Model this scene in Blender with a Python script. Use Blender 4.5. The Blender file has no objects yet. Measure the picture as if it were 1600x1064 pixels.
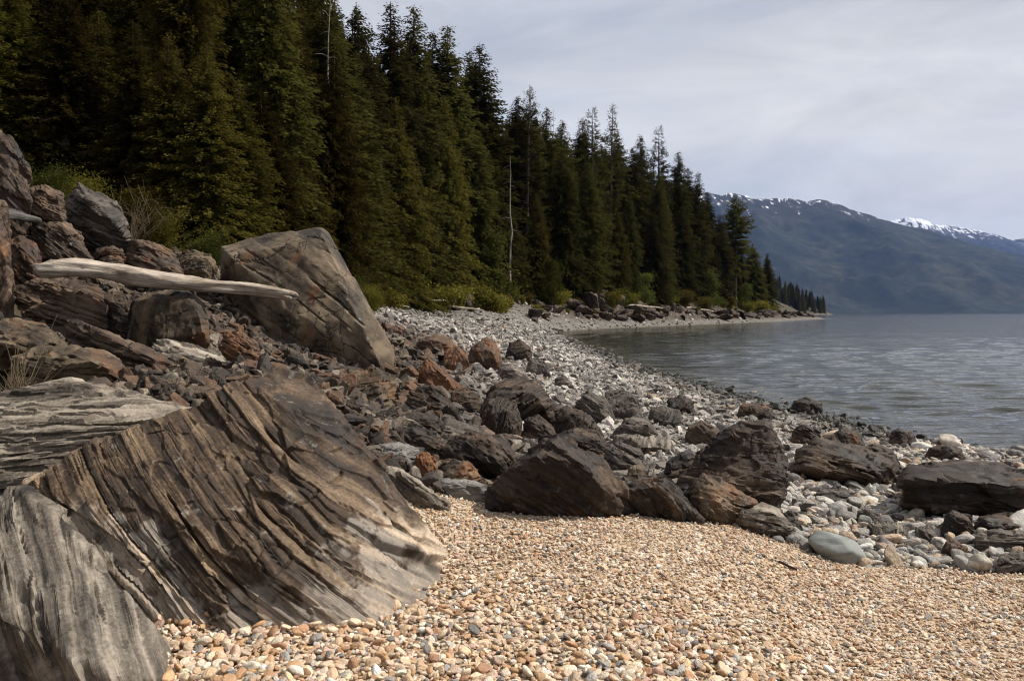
import bpy, bmesh, math, random
import numpy as np
from mathutils import Vector, Matrix

SC = bpy.context.scene
COL = SC.collection
R = math.radians
random.seed(7)
RNG = np.random.default_rng(7)

# ------------------------------------------------------------------ camera
FPX, W0, H0, HORIZON = 1200.0, 1600.0, 1064.0, 489.0
CAM_Z = 2.3
PITCH = math.atan((H0/2-HORIZON)/FPX)
cam_d = bpy.data.cameras.new('camera'); cam = bpy.data.objects.new('camera', cam_d); COL.objects.link(cam)
cam_d.sensor_width = 36; cam_d.lens = FPX/W0*36
cam_d.clip_start = 0.05; cam_d.clip_end = 60000
cam.location = (0, 0, CAM_Z); cam.rotation_euler = (R(90)-PITCH, 0, 0)
SC.camera = cam

# ------------------------------------------------------------------ sky, sun, exposure
SUN_EL, SUN_AZ = 50.0, 86.0          # azimuth clockwise from the view direction (+Y)
world = bpy.data.worlds.new('World'); SC.world = world; world.use_nodes = True
nt = world.node_tree; nt.nodes.clear()
def wn(t, **k):
    n = nt.nodes.new(t)
    for a, b in k.items(): setattr(n, a, b)
    return n
out = wn('ShaderNodeOutputWorld'); bg = wn('ShaderNodeBackground'); bg.inputs[1].default_value = 0.1
sky = wn('ShaderNodeTexSky', sky_type='NISHITA', sun_disc=False)
sky.sun_elevation = R(SUN_EL); sky.sun_rotation = R(SUN_AZ); sky.altitude = 500; sky.air_density = 1.0; sky.dust_density = 1.2
tc = wn('ShaderNodeTexCoord')
mp = wn('ShaderNodeMapping'); mp.inputs['Rotation'].default_value = (R(12), R(-22), R(20)); mp.inputs['Scale'].default_value = (1.0, 1.3, 4.2)
nz = wn('ShaderNodeTexNoise'); nz.inputs['Scale'].default_value = 1.5; nz.inputs['Detail'].default_value = 9; nz.inputs['Roughness'].default_value = 0.55; nz.inputs['Distortion'].default_value = 0.35
rmp = wn('ShaderNodeValToRGB'); rmp.color_ramp.elements[0].position = 0.36; rmp.color_ramp.elements[1].position = 0.63
rmp.color_ramp.elements[0].color = (0.66, 0.66, 0.66, 1); rmp.color_ramp.elements[1].color = (0.97, 0.97, 0.97, 1)
mix = wn('ShaderNodeMixRGB'); mix.inputs[2].default_value = (5.35, 5.3, 5.35, 1)
L = nt.links.new
mp2 = wn('ShaderNodeMapping'); mp2.inputs['Rotation'].default_value = (R(8), R(-30), R(35)); mp2.inputs['Scale'].default_value = (1.4, 1.2, 5.0)
nz2 = wn('ShaderNodeTexNoise'); nz2.inputs['Scale'].default_value = 2.1; nz2.inputs['Detail'].default_value = 8; nz2.inputs['Roughness'].default_value = 0.58; nz2.inputs['Distortion'].default_value = 0.6
rm2 = wn('ShaderNodeValToRGB'); rm2.color_ramp.elements[0].position = 0.35; rm2.color_ramp.elements[1].position = 0.66
rm2.color_ramp.elements[0].color = (0.52, 0.515, 0.51, 1); rm2.color_ramp.elements[1].color = (0.73, 0.715, 0.695, 1)
sc10 = wn('ShaderNodeVectorMath', operation='SCALE'); sc10.inputs['Scale'].default_value = 10.0
L(tc.outputs['Generated'], mp2.inputs[0]); L(mp2.outputs[0], nz2.inputs['Vector']); L(nz2.outputs[0], rm2.inputs[0]); L(rm2.outputs[0], sc10.inputs[0]); L(sc10.outputs[0], mix.inputs[2])
L(tc.outputs['Generated'], mp.inputs[0]); L(mp.outputs[0], nz.inputs['Vector']); L(nz.outputs[0], rmp.inputs[0])
L(rmp.outputs[0], mix.inputs[0]); L(sky.outputs[0], mix.inputs[1]); L(mix.outputs[0], bg.inputs[0]); L(bg.outputs[0], out.inputs[0])

sun_d = bpy.data.lights.new('sun', 'SUN'); sun_d.energy = 5.0; sun_d.angle = R(0.6); sun_d.color = (1.0, 0.935, 0.83)
sun = bpy.data.objects.new('sun', sun_d); COL.objects.link(sun)
sv = Vector((math.sin(R(SUN_AZ))*math.cos(R(SUN_EL)), math.cos(R(SUN_AZ))*math.cos(R(SUN_EL)), math.sin(R(SUN_EL))))
sun.rotation_euler = sv.to_track_quat('Z', 'Y').to_euler(); sun.location = (30, 10, 60)
vs = SC.view_settings; vs.view_transform = 'Standard'; vs.look = 'None'; vs.gamma = 1; vs.exposure = 0.33; vs.use_curve_mapping = False
SC.render.engine = 'CYCLES'
SC.cycles.use_denoising = True
SC.cycles.max_bounces = 6; SC.cycles.diffuse_bounces = 2; SC.cycles.glossy_bounces = 2; SC.cycles.transmission_bounces = 3; SC.cycles.transparent_max_bounces = 6
SC.cycles.volume_bounces = 0
SC.cycles.filter_width = 1.15

# ------------------------------------------------------------------ numeric helpers
def hash3(i, j, k, seed=0):
    h = (i.astype(np.uint32)*np.uint32(374761393) + j.astype(np.uint32)*np.uint32(668265263)
         + k.astype(np.uint32)*np.uint32(2246822519) + np.uint32((seed*3266489917) & 0xffffffff))
    h = (h ^ (h >> np.uint32(13)))*np.uint32(1274126177)
    h = (h ^ (h >> np.uint32(16)))*np.uint32(2654435761)
    h = h ^ (h >> np.uint32(15))
    return (h & np.uint32(0xffffff)).astype(np.float64)/float(0xffffff)
def noise3(p, seed=0):
    i = np.floor(p).astype(np.int64); f = p-i; f = f*f*f*(f*(f*6-15)+10)
    x, y, z = i[:, 0], i[:, 1], i[:, 2]; fx, fy, fz = f[:, 0], f[:, 1], f[:, 2]
    def c(a, b, d): return hash3(x+a, y+b, z+d, seed)
    v = ((c(0,0,0)*(1-fx)+c(1,0,0)*fx)*(1-fy)+(c(0,1,0)*(1-fx)+c(1,1,0)*fx)*fy)*(1-fz) \
      + ((c(0,0,1)*(1-fx)+c(1,0,1)*fx)*(1-fy)+(c(0,1,1)*(1-fx)+c(1,1,1)*fx)*fy)*fz
    return v*2-1
def fbm(p, oct=4, seed=0, gain=0.5, lac=2.03):
    s = np.zeros(len(p)); a = 1.0; t = 0
    for o in range(oct):
        s += a*noise3(p+o*17.3, seed+o); t += a; a *= gain; p = p*lac
    return s/t
def ridged(p, oct=4, seed=0):
    s = np.zeros(len(p)); a = 1.0; t = 0
    for o in range(oct):
        s += a*(1-2*np.abs(noise3(p+o*11.1, seed+o))); t += a; a *= 0.5; p = p*2.07
    return s/t
def noise1(s, seed=0):
    z = np.zeros_like(s); return noise3(np.stack([s, z+0.5, z+0.5], 1), seed)
def smooth(a, b, x):
    t = np.clip((x-a)/(b-a), 0, 1); return t*t*(3-2*t)
def in_poly(x, y, poly):
    ins = np.zeros(len(x), bool); n = len(poly)
    for i in range(n):
        x1, y1 = poly[i]; x2, y2 = poly[(i+1) % n]
        if y1 == y2: continue
        c = ((y1 > y) != (y2 > y)) & (x < (x2-x1)*(y-y1)/(y2-y1)+x1); ins ^= c
    return ins
CP, SP = math.cos(PITCH), math.sin(PITCH)
def ray(u, v):
    a, b = (u-W0/2)/FPX, (H0/2-v)/FPX
    return np.array([a, CP+b*SP, -SP+b*CP])
def pt(u, v, Y):
    r = ray(u, v); return np.array([0, 0, CAM_Z])+r*(Y/r[1])
def to_px(P):
    x, y, z = P[..., 0], P[..., 1], P[..., 2]-CAM_Z
    f = y*CP-z*SP; up = y*SP+z*CP
    return W0/2+FPX*x/f, H0/2-FPX*up/f

# ------------------------------------------------------------------ object helpers
def mesh_np(name, V, F, mat=None, smooth_shade=False):
    me = bpy.data.meshes.new(name); V = np.asarray(V, np.float32); F = np.asarray(F, np.int32)
    k = F.shape[1]; me.vertices.add(len(V)); me.vertices.foreach_set('co', V.ravel())
    me.loops.add(F.size); me.loops.foreach_set('vertex_index', F.ravel())
    me.polygons.add(len(F)); me.polygons.foreach_set('loop_start', np.arange(0, F.size, k, dtype=np.int32))
    me.polygons.foreach_set('loop_total', np.full(len(F), k, np.int32))
    me.polygons.foreach_set('use_smooth', np.full(len(F), smooth_shade, bool))
    me.update(calc_edges=True)
    if mat: me.materials.append(mat)
    return me
def attr(me, name, vals, typ='FLOAT'):
    a = me.attributes.new(name, typ, 'POINT')
    vals = np.asarray(vals, np.float32)
    a.data.foreach_set('value' if typ == 'FLOAT' else 'vector' if typ == 'FLOAT_VECTOR' else 'color', vals.ravel())
def obj(name, me, parent=None, loc=(0, 0, 0)):
    o = bpy.data.objects.new(name, me); COL.objects.link(o); o.location = loc
    if parent: o.parent = parent
    return o
def tag(o, label=None, cat=None, group=None, kind=None):
    if label: o['label'] = label
    if cat: o['category'] = cat
    if group: o['group'] = group
    if kind: o['kind'] = kind
    return o
def empty(name, loc): return obj(name, None, None, loc)

# ------------------------------------------------------------------ material helpers
class NT:
    def __init__(s, name):
        s.m = bpy.data.materials.new(name); s.m.use_nodes = True; s.t = s.m.node_tree; s.t.nodes.clear()
        s.out = s.n('ShaderNodeOutputMaterial')
    def n(s, t, **k):
        nd = s.t.nodes.new(t)
        for a, b in k.items(): setattr(nd, a, b)
        return nd
    def l(s, a, b): s.t.links.new(a, b)
    def val(s, sock, v):
        if hasattr(v, 'is_output') or isinstance(v, bpy.types.NodeSocket): s.l(v, sock)
        else: sock.default_value = v
    def noise(s, vec, scale, detail=4, rough=0.55, dist=0.0):
        n = s.n('ShaderNodeTexNoise'); 
        if vec is not None: s.l(vec, n.inputs['Vector'])
        n.inputs['Scale'].default_value = scale; n.inputs['Detail'].default_value = detail
        n.inputs['Roughness'].default_value = rough; n.inputs['Distortion'].default_value = dist
        return n.outputs[0]
    def ramp(s, f, stops):
        n = s.n('ShaderNodeValToRGB'); s.l(f, n.inputs[0]); e = n.color_ramp.elements
        while len(e) < len(stops): e.new(0.5)
        for q, (p, c) in zip(e, stops):
            q.position = p; q.color = (c, c, c, 1) if isinstance(c, (int, float)) else (*c, 1)
        return n.outputs[0]
    def mix(s, f, a, b, mode='MIX'):
        n = s.n('ShaderNodeMixRGB', blend_type=mode)
        for i, v in enumerate((f, a, b)):
            if isinstance(v, bpy.types.NodeSocket): s.l(v, n.inputs[i])
            else: n.inputs[i].default_value = v if i == 0 else ((v, v, v, 1) if isinstance(v, (int, float)) else (*v, 1))
        return n.outputs[0]
    def math(s, op, a, b=0.0, clamp=False):
        n = s.n('ShaderNodeMath', operation=op, use_clamp=clamp); s.val(n.inputs[0], a); s.val(n.inputs[1], b); return n.outputs[0]
    def mapping(s, vec, scale=(1, 1, 1), rot=(0, 0, 0)):
        n = s.n('ShaderNodeMapping'); s.l(vec, n.inputs[0]); n.inputs['Scale'].default_value = scale; n.inputs['Rotation'].default_value = rot; return n.outputs[0]
    def attr(s, name, typ='GEOMETRY'):
        return s.n('ShaderNodeAttribute', attribute_name=name, attribute_type=typ)
    def bump(s, h, strength, dist, normal=None):
        n = s.n('ShaderNodeBump'); s.l(h, n.inputs['Height']); n.inputs['Strength'].default_value = strength; n.inputs['Distance'].default_value = dist
        if normal: s.l(normal, n.inputs['Normal'])
        return n.outputs[0]
    def bsdf(s, col, rough=0.8, normal=None, spec=0.3):
        b = s.n('ShaderNodeBsdfPrincipled'); s.val(b.inputs['Base Color'], col if isinstance(col, bpy.types.NodeSocket) else (*col, 1))
        s.val(b.inputs['Roughness'], rough); b.inputs['Specular IOR Level'].default_value = spec
        if normal: s.l(normal, b.inputs['Normal'])
        s.l(b.outputs[0], s.out.inputs[0]); return b

def rock_material(name, dark, mid, light, pale=(0.42, 0.4, 0.36), rust=0.0, layer=0.6, bumpd=0.012, lichen=0.2, cracks=0.0):
    m = NT(name); sc = m.attr('sc').outputs['Vector']; oi = m.n('ShaderNodeObjectInfo')
    add = m.n('ShaderNodeVectorMath', operation='ADD'); m.l(sc, add.inputs[0])
    sc2 = m.n('ShaderNodeVectorMath', operation='SCALE'); m.l(oi.outputs['Random'], sc2.inputs['Scale']); sc2.inputs[0].default_value = (13, 29, 0)
    m.l(sc2.outputs[0], add.inputs[1]); p = add.outputs[0]
    beds = m.noise(m.mapping(p, (1.2, 1.2, 26)), 1.0, 6, 0.62, 0.25)
    fine = m.noise(m.mapping(p, (5, 5, 90)), 1.0, 4, 0.6, 0.3)
    big = m.noise(p, 2.2, 6, 0.6, 0.4)
    grain = m.noise(p, 55, 5, 0.7)
    f = m.mix(layer, big, beds)
    f = m.mix(0.12, f, m.attr('bed').outputs['Fac'])
    f = m.mix(0.22, f, grain)
    col = m.ramp(f, [(0.39, dark), (0.49, mid), (0.63, light)])
    if rust:
        rf = m.ramp(m.noise(p, 1.7, 5, 0.6, 0.6), [(0.62-0.3*rust, 0.0), (0.72-0.2*rust, 0.85)])
        col = m.mix(rf, col, m.ramp(f, [(0.3, (0.045, 0.02, 0.01)), (0.55, (0.15, 0.062, 0.024)), (0.75, (0.28, 0.14, 0.06))]))
    lines = m.ramp(m.noise(m.mapping(p, (1.6, 1.6, 42)), 1.0, 3, 0.55, 0.15), [(0.36, 0.28), (0.44, 1.0)])
    lines = m.mix(m.ramp(m.noise(p, 2.6, 3, 0.5), [(0.4, 0.0), (0.6, min(1.0, layer*1.4))]), 1.0, lines); col = m.mix(1.0, col, lines, 'MULTIPLY')
    if lichen:
        lf = m.ramp(m.noise(p, 9, 6, 0.75, 0.2), [(0.60, 0.0), (0.66, lichen)])
        col = m.mix(lf, col, (0.30, 0.29, 0.25))
    pf = m.math('MULTIPLY', m.attr('pale').outputs['Fac'], m.ramp(big, [(0.3, 0.55), (0.6, 1.0)]))
    pc = m.mix(m.ramp(f, [(0.3, 0.0), (0.7, 1.0)]), tuple(c*0.6 for c in pale), pale)
    col = m.mix(m.math('MULTIPLY', pf, 0.8), col, m.mix(0.45, pc, m.mix(1.0, col, 3.2, 'MULTIPLY')))
    br = m.math('ADD', m.math('MULTIPLY', oi.outputs['Random'], 0.4), 0.8)
    col = m.mix(1.0, col, br, 'MULTIPLY')
    h = m.mix(0.5, m.mix(layer, grain, fine), beds)
    h = m.mix(0.35, h, m.noise(p, 18, 6, 0.65)); h = m.mix(0.4, h, lines)
    if cracks:
        wv = m.n('ShaderNodeVectorMath', operation='ADD'); m.l(p, wv.inputs[0]); nn = m.n('ShaderNodeTexNoise'); m.l(p, nn.inputs['Vector']); nn.inputs['Scale'].default_value = 2.5; nn.inputs['Detail'].default_value = 5
        ws = m.n('ShaderNodeVectorMath', operation='SCALE'); m.l(nn.outputs['Color'], ws.inputs[0]); ws.inputs['Scale'].default_value = 0.9; m.l(ws.outputs[0], wv.inputs[1])
        vo = m.n('ShaderNodeTexVoronoi', feature='DISTANCE_TO_EDGE'); m.l(wv.outputs[0], vo.inputs['Vector']); vo.inputs['Scale'].default_value = 1.3
        ck = m.ramp(vo.outputs['Distance'], [(0.0, 0.0), (0.02, 1.0)]); keep = m.ramp(m.noise(p, 1.1, 3, 0.5), [(0.42, 1.0), (0.56, 0.0)])
        ck = m.math('MAXIMUM', ck, keep); h = m.mix(0.6, h, ck)
        col = m.mix(ck, m.mix(1.0, col, 0.35, 'MULTIPLY'), col)
    m.bsdf(col, m.ramp(big, [(0.3, 0.62), (0.7, 0.9)]), m.bump(h, 1.0, bumpd*1.5), 0.35)
    return m.m
M = {}
M['slab'] = rock_material('rock_layered_brown', (0.0055, 0.0036, 0.0024), (0.040, 0.0245, 0.0142), (0.20, 0.138, 0.083), (0.38, 0.355, 0.31), 0, 0.62, 0.02, 0.3)
M['greylayer'] = rock_material('rock_layered_grey', (0.010, 0.008, 0.0062), (0.088, 0.071, 0.054), (0.32, 0.275, 0.22), (0.29, 0.27, 0.24), 0, 0.66, 0.02, 0.25)
M['dark'] = rock_material('rock_dark_brown', (0.0045, 0.0028, 0.002), (0.023, 0.0147, 0.0094), (0.105, 0.07, 0.045), (0.3, 0.28, 0.25), 0.08, 0.5, 0.02, 0.15)
M['grey'] = rock_material('rock_grey', (0.05, 0.046, 0.042), (0.15, 0.142, 0.132), (0.29, 0.275, 0.252), (0.42, 0.41, 0.38), 0, 0.4, 0.012, 0.2)
M['tan'] = rock_material('rock_tan_cracked', (0.010, 0.0065, 0.004), (0.066, 0.045, 0.026), (0.18, 0.132, 0.082), (0.4, 0.36, 0.3), 0.22, 0.3, 0.016, 0.25)
M['cracked'] = rock_material('rock_cracked', (0.010, 0.0068, 0.0042), (0.058, 0.041, 0.0255), (0.15, 0.113, 0.074), (0.4, 0.36, 0.3), 0.04, 0.08, 0.024, 0.35, 1.0)
M['bank'] = rock_material('rock_bank', (0.006, 0.0038, 0.0026), (0.046, 0.0275, 0.017), (0.15, 0.105, 0.07), (0.4, 0.36, 0.3), 0.1, 0.5, 0.02, 0.2)
M['rust'] = rock_material('rock_rusty', (0.010, 0.006, 0.004), (0.055, 0.030, 0.018), (0.14, 0.088, 0.052), (0.3, 0.26, 0.2), 0.6, 0.45, 0.016, 0.08)
M['blue'] = rock_material('rock_blue_grey', (0.11, 0.12, 0.115), (0.18, 0.195, 0.185), (0.27, 0.28, 0.265), (0.35, 0.36, 0.34), 0, 0.3, 0.004, 0.0)
M['slate'] = rock_material('rock_slate', (0.012, 0.0095, 0.008), (0.054, 0.043, 0.035), (0.16, 0.134, 0.112), (0.3, 0.28, 0.26), 0, 0.55, 0.014, 0.15)

def tint_material(name, grain_scale, bd, rough=0.6):
    m = NT(name); tcn = m.n('ShaderNodeTexCoord'); t = m.attr('tint', 'INSTANCER').outputs['Color']
    g = m.noise(tcn.outputs['Object'], grain_scale, 5, 0.65, 0.3)
    col = m.mix(1.0, t, m.ramp(g, [(0.3, 0.68), (0.7, 1.22)]), 'MULTIPLY')
    m.bsdf(col, rough, m.bump(g, 0.5, bd), 0.4); return m.m
M['pebble'] = tint_material('pebble_stone', 2.2, 0.05, 0.5)
M['cobble'] = tint_material('cobble_stone', 2.4, 0.12, 0.75)

def ground_material():
    m = NT('ground_beach'); g = m.n('ShaderNodeNewGeometry').outputs['Position']
    vo = m.n('ShaderNodeTexVoronoi'); m.l(g, vo.inputs['Vector']); vo.inputs['Scale'].default_value = 34
    vb = m.n('ShaderNodeTexVoronoi'); m.l(g, vb.inputs['Vector']); vb.inputs['Scale'].default_value = 5.5
    sep = m.n('ShaderNodeSeparateColor'); m.l(vo.outputs['Color'], sep.inputs[0])
    sepb = m.n('ShaderNodeSeparateColor'); m.l(vb.outputs['Color'], sepb.inputs[0])
    gravel = m.ramp(sep.outputs[0], [(0.0, (0.16, 0.10, 0.06)), (0.3, (0.34, 0.23, 0.14)), (0.6, (0.45, 0.34, 0.23)), (0.9, (0.55, 0.48, 0.40))])
    n1 = m.noise(g, 0.5, 5, 0.6)
    stone = m.ramp(m.mix(0.45, sepb.outputs[0], n1), [(0.15, (0.04, 0.034, 0.03)), (0.45, (0.10, 0.092, 0.083)), (0.75, (0.22, 0.205, 0.188))])
    soil = m.ramp(m.noise(g, 1.3, 7, 0.65), [(0.3, (0.014, 0.011, 0.006)), (0.5, (0.032, 0.026, 0.012)), (0.7, (0.06, 0.05, 0.022))])
    bed = m.ramp(m.mix(0.5, sepb.outputs[0], n1), [(0.2, (0.035, 0.03, 0.018)), (0.7, (0.13, 0.11, 0.075))])
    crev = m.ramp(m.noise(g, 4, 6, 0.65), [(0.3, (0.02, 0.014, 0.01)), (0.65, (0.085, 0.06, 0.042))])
    col = m.mix(m.attr('gravel').outputs['Fac'], stone, gravel)
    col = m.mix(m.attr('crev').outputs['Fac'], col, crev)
    col = m.mix(m.attr('forest').outputs['Fac'], col, soil)
    col = m.mix(m.attr('bed').outputs['Fac'], col, bed)
    hb = m.mix(m.attr('gravel').outputs['Fac'], vb.outputs['Distance'], vo.outputs['Distance'])
    inv = m.math('SUBTRACT', 1.0, hb)
    m.bsdf(col, 0.85, m.bump(inv, 0.8, 0.03), 0.25); return m.m
M['ground'] = ground_material()

# ------------------------------------------------------------------ terrain
SHORE = [(40, -60), (20, -20), (14, -5), (11, 4), (9.6, 8.5), (8.25, 12.4), (7.2, 13.7), (6.7, 18.3), (5.8, 24.9), (5.1, 34), (5.2, 49), (4.6, 70), (4.6, 88),
         (8, 101), (13, 113), (21, 125), (38, 153), (66, 197), (100, 262), (125, 305), (128, 320), (112, 345), (118, 450), (215, 680), (330, 880), (425, 1010), (430, 1040), (330, 1150), (150, 1500), (100, 2500)]
LANDPOLY = SHORE+[(-4000, 2500), (-4000, -60)]
def shore_dist(x, y):
    d2 = np.full(len(x), 1e18)
    for (x1, y1), (x2, y2) in zip(SHORE[:-1], SHORE[1:]):
        dx, dy = x2-x1, y2-y1; t = np.clip(((x-x1)*dx+(y-y1)*dy)/(dx*dx+dy*dy), 0, 1)
        d2 = np.minimum(d2, (x-x1-t*dx)**2+(y-y1-t*dy)**2)
    d = np.sqrt(d2); return np.where(in_poly(x, y, LANDPOLY), d, -d)
def veg_d(y): return np.interp(y, [-20, 0, 10, 25, 70, 90, 115, 150, 260, 320, 600, 1200], [13, 13.5, 14.5, 15.5, 16.5, 13, 13, 12, 9, 7, 3, 3])
def base_terr(x, y):
    d = shore_dist(x, y); dv = veg_d(y)
    s = np.interp(y, [0, 12, 40, 70, 150, 300], [0.085, 0.09, 0.14, 0.19, 0.27, 0.2])
    up = np.clip(d, 0, None)
    z = s*np.minimum(up, dv) + 0.52*np.clip(up-dv, 0, None)
    z = np.minimum(z, s*dv+60+0.2*np.clip(up-dv-60, 0, None))
    z = np.where(z > 260, 260+(z-260)*0.1, z)
    return np.where(d < 0, np.maximum(0.09*d, -9)-0.0, z)
CTRL = [(800,1064,3.2),(200,1064,3.2),(1600,1064,3.5),(1200,960,4.2),(850,795,5.8),(700,782,6.0),(1000,812,5.7),(1300,874,5.6),(1600,894,5.6),(1400,780,8.4),(1250,765,8.6),
        (1100,705,10.5),(900,705,10),(700,705,9),(650,640,11),(760,560,20),(880,560,25),(1000,620,18),(620,578,13.5),(430,560,12.4),(280,565,10.5),(120,612,7),(20,622,7),(100,810,4.8),(-100,810,4.8),(300,800,4.8),(60,535,10),
        (200,445,11.5),(330,455,13.5),(40,380,11.5),(-60,290,11.5),(150,410,13),(600,479,70),(700,480,85),(850,478,108),(1000,480,150),(1100,485,185),(1200,490,252),(700,500,55),(800,514,60),(330,420,22),(150,340,22),(500,470,34),
        (560,620,8.6),(600,700,6.6)]
def kcoord(x, y): 
    yy = np.maximum(y, -2.0)+4.0
    return np.stack([x/yy*3.2, np.log(yy)*1.9], 1)
_P = np.array([pt(*c) for c in CTRL]); _S = np.array([(x, y, 0) for x, y in SHORE[3:22]], float)
_C = np.vstack([_P, _S]); _K = kcoord(_C[:, 0], _C[:, 1]); _res = _C[:, 2]-base_terr(_C[:, 0], _C[:, 1])
_SIG = 0.42
def _gk(a, b): return np.exp(-((a[:, None, :]-b[None])**2).sum(2)/(2*_SIG**2))
_Wt = np.linalg.solve(_gk(_K, _K)+np.eye(len(_K))*0.03, _res)
def terr(x, y):
    x = np.atleast_1d(np.asarray(x, float)); y = np.atleast_1d(np.asarray(y, float)); o = np.zeros(len(x))
    for i in range(0, len(x), 40000):
        xs, ys = x[i:i+40000], y[i:i+40000]
        r = _gk(kcoord(xs, ys), _K) @ _Wt
        d = shore_dist(xs, ys); r = r*smooth(-1.0, 1.5, d)*(1-smooth(400, 600, ys))
        z = base_terr(xs, ys)+r
        f = smooth(0, 10, d-veg_d(ys))
        q = np.stack([xs*0.05, ys*0.05, 0*xs], 1)
        z = z+f*2.5*fbm(q, 3, 5)+np.clip(ys/60, 0.0, 1)*0.12*fbm(q*12, 2, 9)*smooth(0.3, 3, d)
        o[i:i+40000] = z
    return o
def gp(u, v, ymin=1.5, ymax=900):
    ys = np.geomspace(ymin, ymax, 1500); r = ray(u, v)
    P = np.array([0, 0, CAM_Z])+r[None]*(ys/r[1])[:, None]
    h = P[:, 2]-np.maximum(terr(P[:, 0], P[:, 1]), -0.05); k = np.argmax(h < 0)
    return P[k] if (h < 0).any() else P[-1]

def px_poly_world(poly): return [tuple(gp(u, v)[:2]) for u, v in poly]
GRAVEL_PX = [(-300,1064),(60,1030),(240,960),(420,900),(560,840),(640,775),(700,772),(760,777),(870,794),(1000,806),(1130,818),(1260,862),(1345,884),(1470,890),(1600,898),(1800,905),(2000,1064)]
GRAVEL = px_poly_world(GRAVEL_PX)
GRAVEL = [GRAVEL[0]]+GRAVEL[1:]+[(5.0, 0.2), (-2.5, 0.2)]
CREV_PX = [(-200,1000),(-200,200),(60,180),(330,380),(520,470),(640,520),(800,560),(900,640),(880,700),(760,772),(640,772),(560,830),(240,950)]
def dist_poly(x, y, poly):
    d2 = np.full(len(x), 1e18)
    for i in range(len(poly)):
        x1, y1 = poly[i]; x2, y2 = poly[(i+1) % len(poly)]; dx, dy = x2-x1, y2-y1; q = dx*dx+dy*dy+1e-9
        t = np.clip(((x-x1)*dx+(y-y1)*dy)/q, 0, 1); d2 = np.minimum(d2, (x-x1-t*dx)**2+(y-y1-t*dy)**2)
    d = np.sqrt(d2); return np.where(in_poly(x, y, poly), d, -d)

th = np.concatenate([np.linspace(-180, -62, 24)[:-1], np.linspace(-62, 62, 300), np.linspace(62, 180, 24)[1:]])
rr = np.concatenate([[0.05, 0.5, 1.0, 1.5], np.geomspace(2.0, 2600, 330)])
TT, RR = np.meshgrid(np.radians(th), rr)
gx, gy = (RR*np.sin(TT)).ravel(), (RR*np.cos(TT)).ravel(); gz = terr(gx, gy)
gxy = np.stack([gx, gy, gz], 1); nr, nc = len(rr), len(th)
ii = np.arange(nr*nc).reshape(nr, nc)
F = np.stack([ii[:-1, :-1].ravel(), ii[:-1, 1:].ravel(), ii[1:, 1:].ravel(), ii[1:, :-1].ravel()], 1)
ground_me = mesh_np('ground', gxy, F[:, ::-1], M['ground'], True)
dS = shore_dist(gx, gy); nzv = fbm(np.stack([gx*0.8, gy*0.8, 0*gx], 1), 3, 3)
attr(ground_me, 'gravel', smooth(-0.25, 0.05, dist_poly(gx, gy, GRAVEL)+0.1*nzv))
pu, pv = to_px(gxy); 
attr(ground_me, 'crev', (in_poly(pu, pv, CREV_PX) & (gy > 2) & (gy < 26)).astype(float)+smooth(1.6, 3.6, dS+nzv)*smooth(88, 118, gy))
attr(ground_me, 'forest', smooth(-1.5, 1.5, dS-veg_d(gy)+2*nzv))
attr(ground_me, 'bed', smooth(0.15, -0.1, gz+0.05*nzv))
tag(obj('ground', ground_me), kind='structure')

# ------------------------------------------------------------------ lake
def lake_material():
    m = NT('lake_water'); g = m.n('ShaderNodeNewGeometry').outputs['Position']
    a = m.noise(m.mapping(g, (1.1, 4.8, 1), (0, 0, R(6))), 1.0, 4, 0.6, 0.3)
    b = m.noise(m.mapping(g, (0.25, 1.3, 1), (0, 0, R(-4))), 1.0, 3, 0.55, 0.2)
    c = m.noise(m.mapping(g, (0.05, 0.30, 1), (0, 0, R(3))), 1.0, 3, 0.55, 0.2)
    h = m.math('ADD', m.math('ADD', m.math('MULTIPLY', a, 0.040), m.math('MULTIPLY', b, 0.085)), m.math('MULTIPLY', c, 0.15))
    nrm = m.bump(h, 1.0, 1.0)
    fr = m.n('ShaderNodeFresnel'); fr.inputs['IOR'].default_value = 1.33; m.l(nrm, fr.inputs['Normal'])
    gl = m.n('ShaderNodeBsdfGlossy'); gl.inputs['Roughness'].default_value = 0.06; gl.inputs['Color'].default_value = (0.95, 0.95, 0.95, 1); m.l(nrm, gl.inputs['Normal'])
    tr = m.n('ShaderNodeBsdfTransparent'); tr.inputs['Color'].default_value = (0.62, 0.66, 0.58, 1)
    df = m.n('ShaderNodeBsdfDiffuse'); df.inputs['Color'].default_value = (0.020, 0.021, 0.012, 1)
    dep = m.attr('deep').outputs['Fac']
    ms = m.n('ShaderNodeMixShader'); m.l(dep, ms.inputs[0]); m.l(tr.outputs[0], ms.inputs[1]); m.l(df.outputs[0], ms.inputs[2])
    mx = m.n('ShaderNodeMixShader'); m.l(fr.outputs[0], mx.inputs[0]); m.l(ms.outputs[0], mx.inputs[1]); m.l(gl.outputs[0], mx.inputs[2])
    m.l(mx.outputs[0], m.out.inputs[0]); return m.m
th2 = np.concatenate([np.linspace(-12, 60, 420), np.linspace(61, 150, 40)]); rr2 = np.concatenate([np.geomspace(9, 220, 640), np.geomspace(223, 15000, 70)])
TT, RR = np.meshgrid(np.radians(th2), rr2); lx, ly = (RR*np.sin(TT)).ravel(), (RR*np.cos(TT)).ravel()
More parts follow.
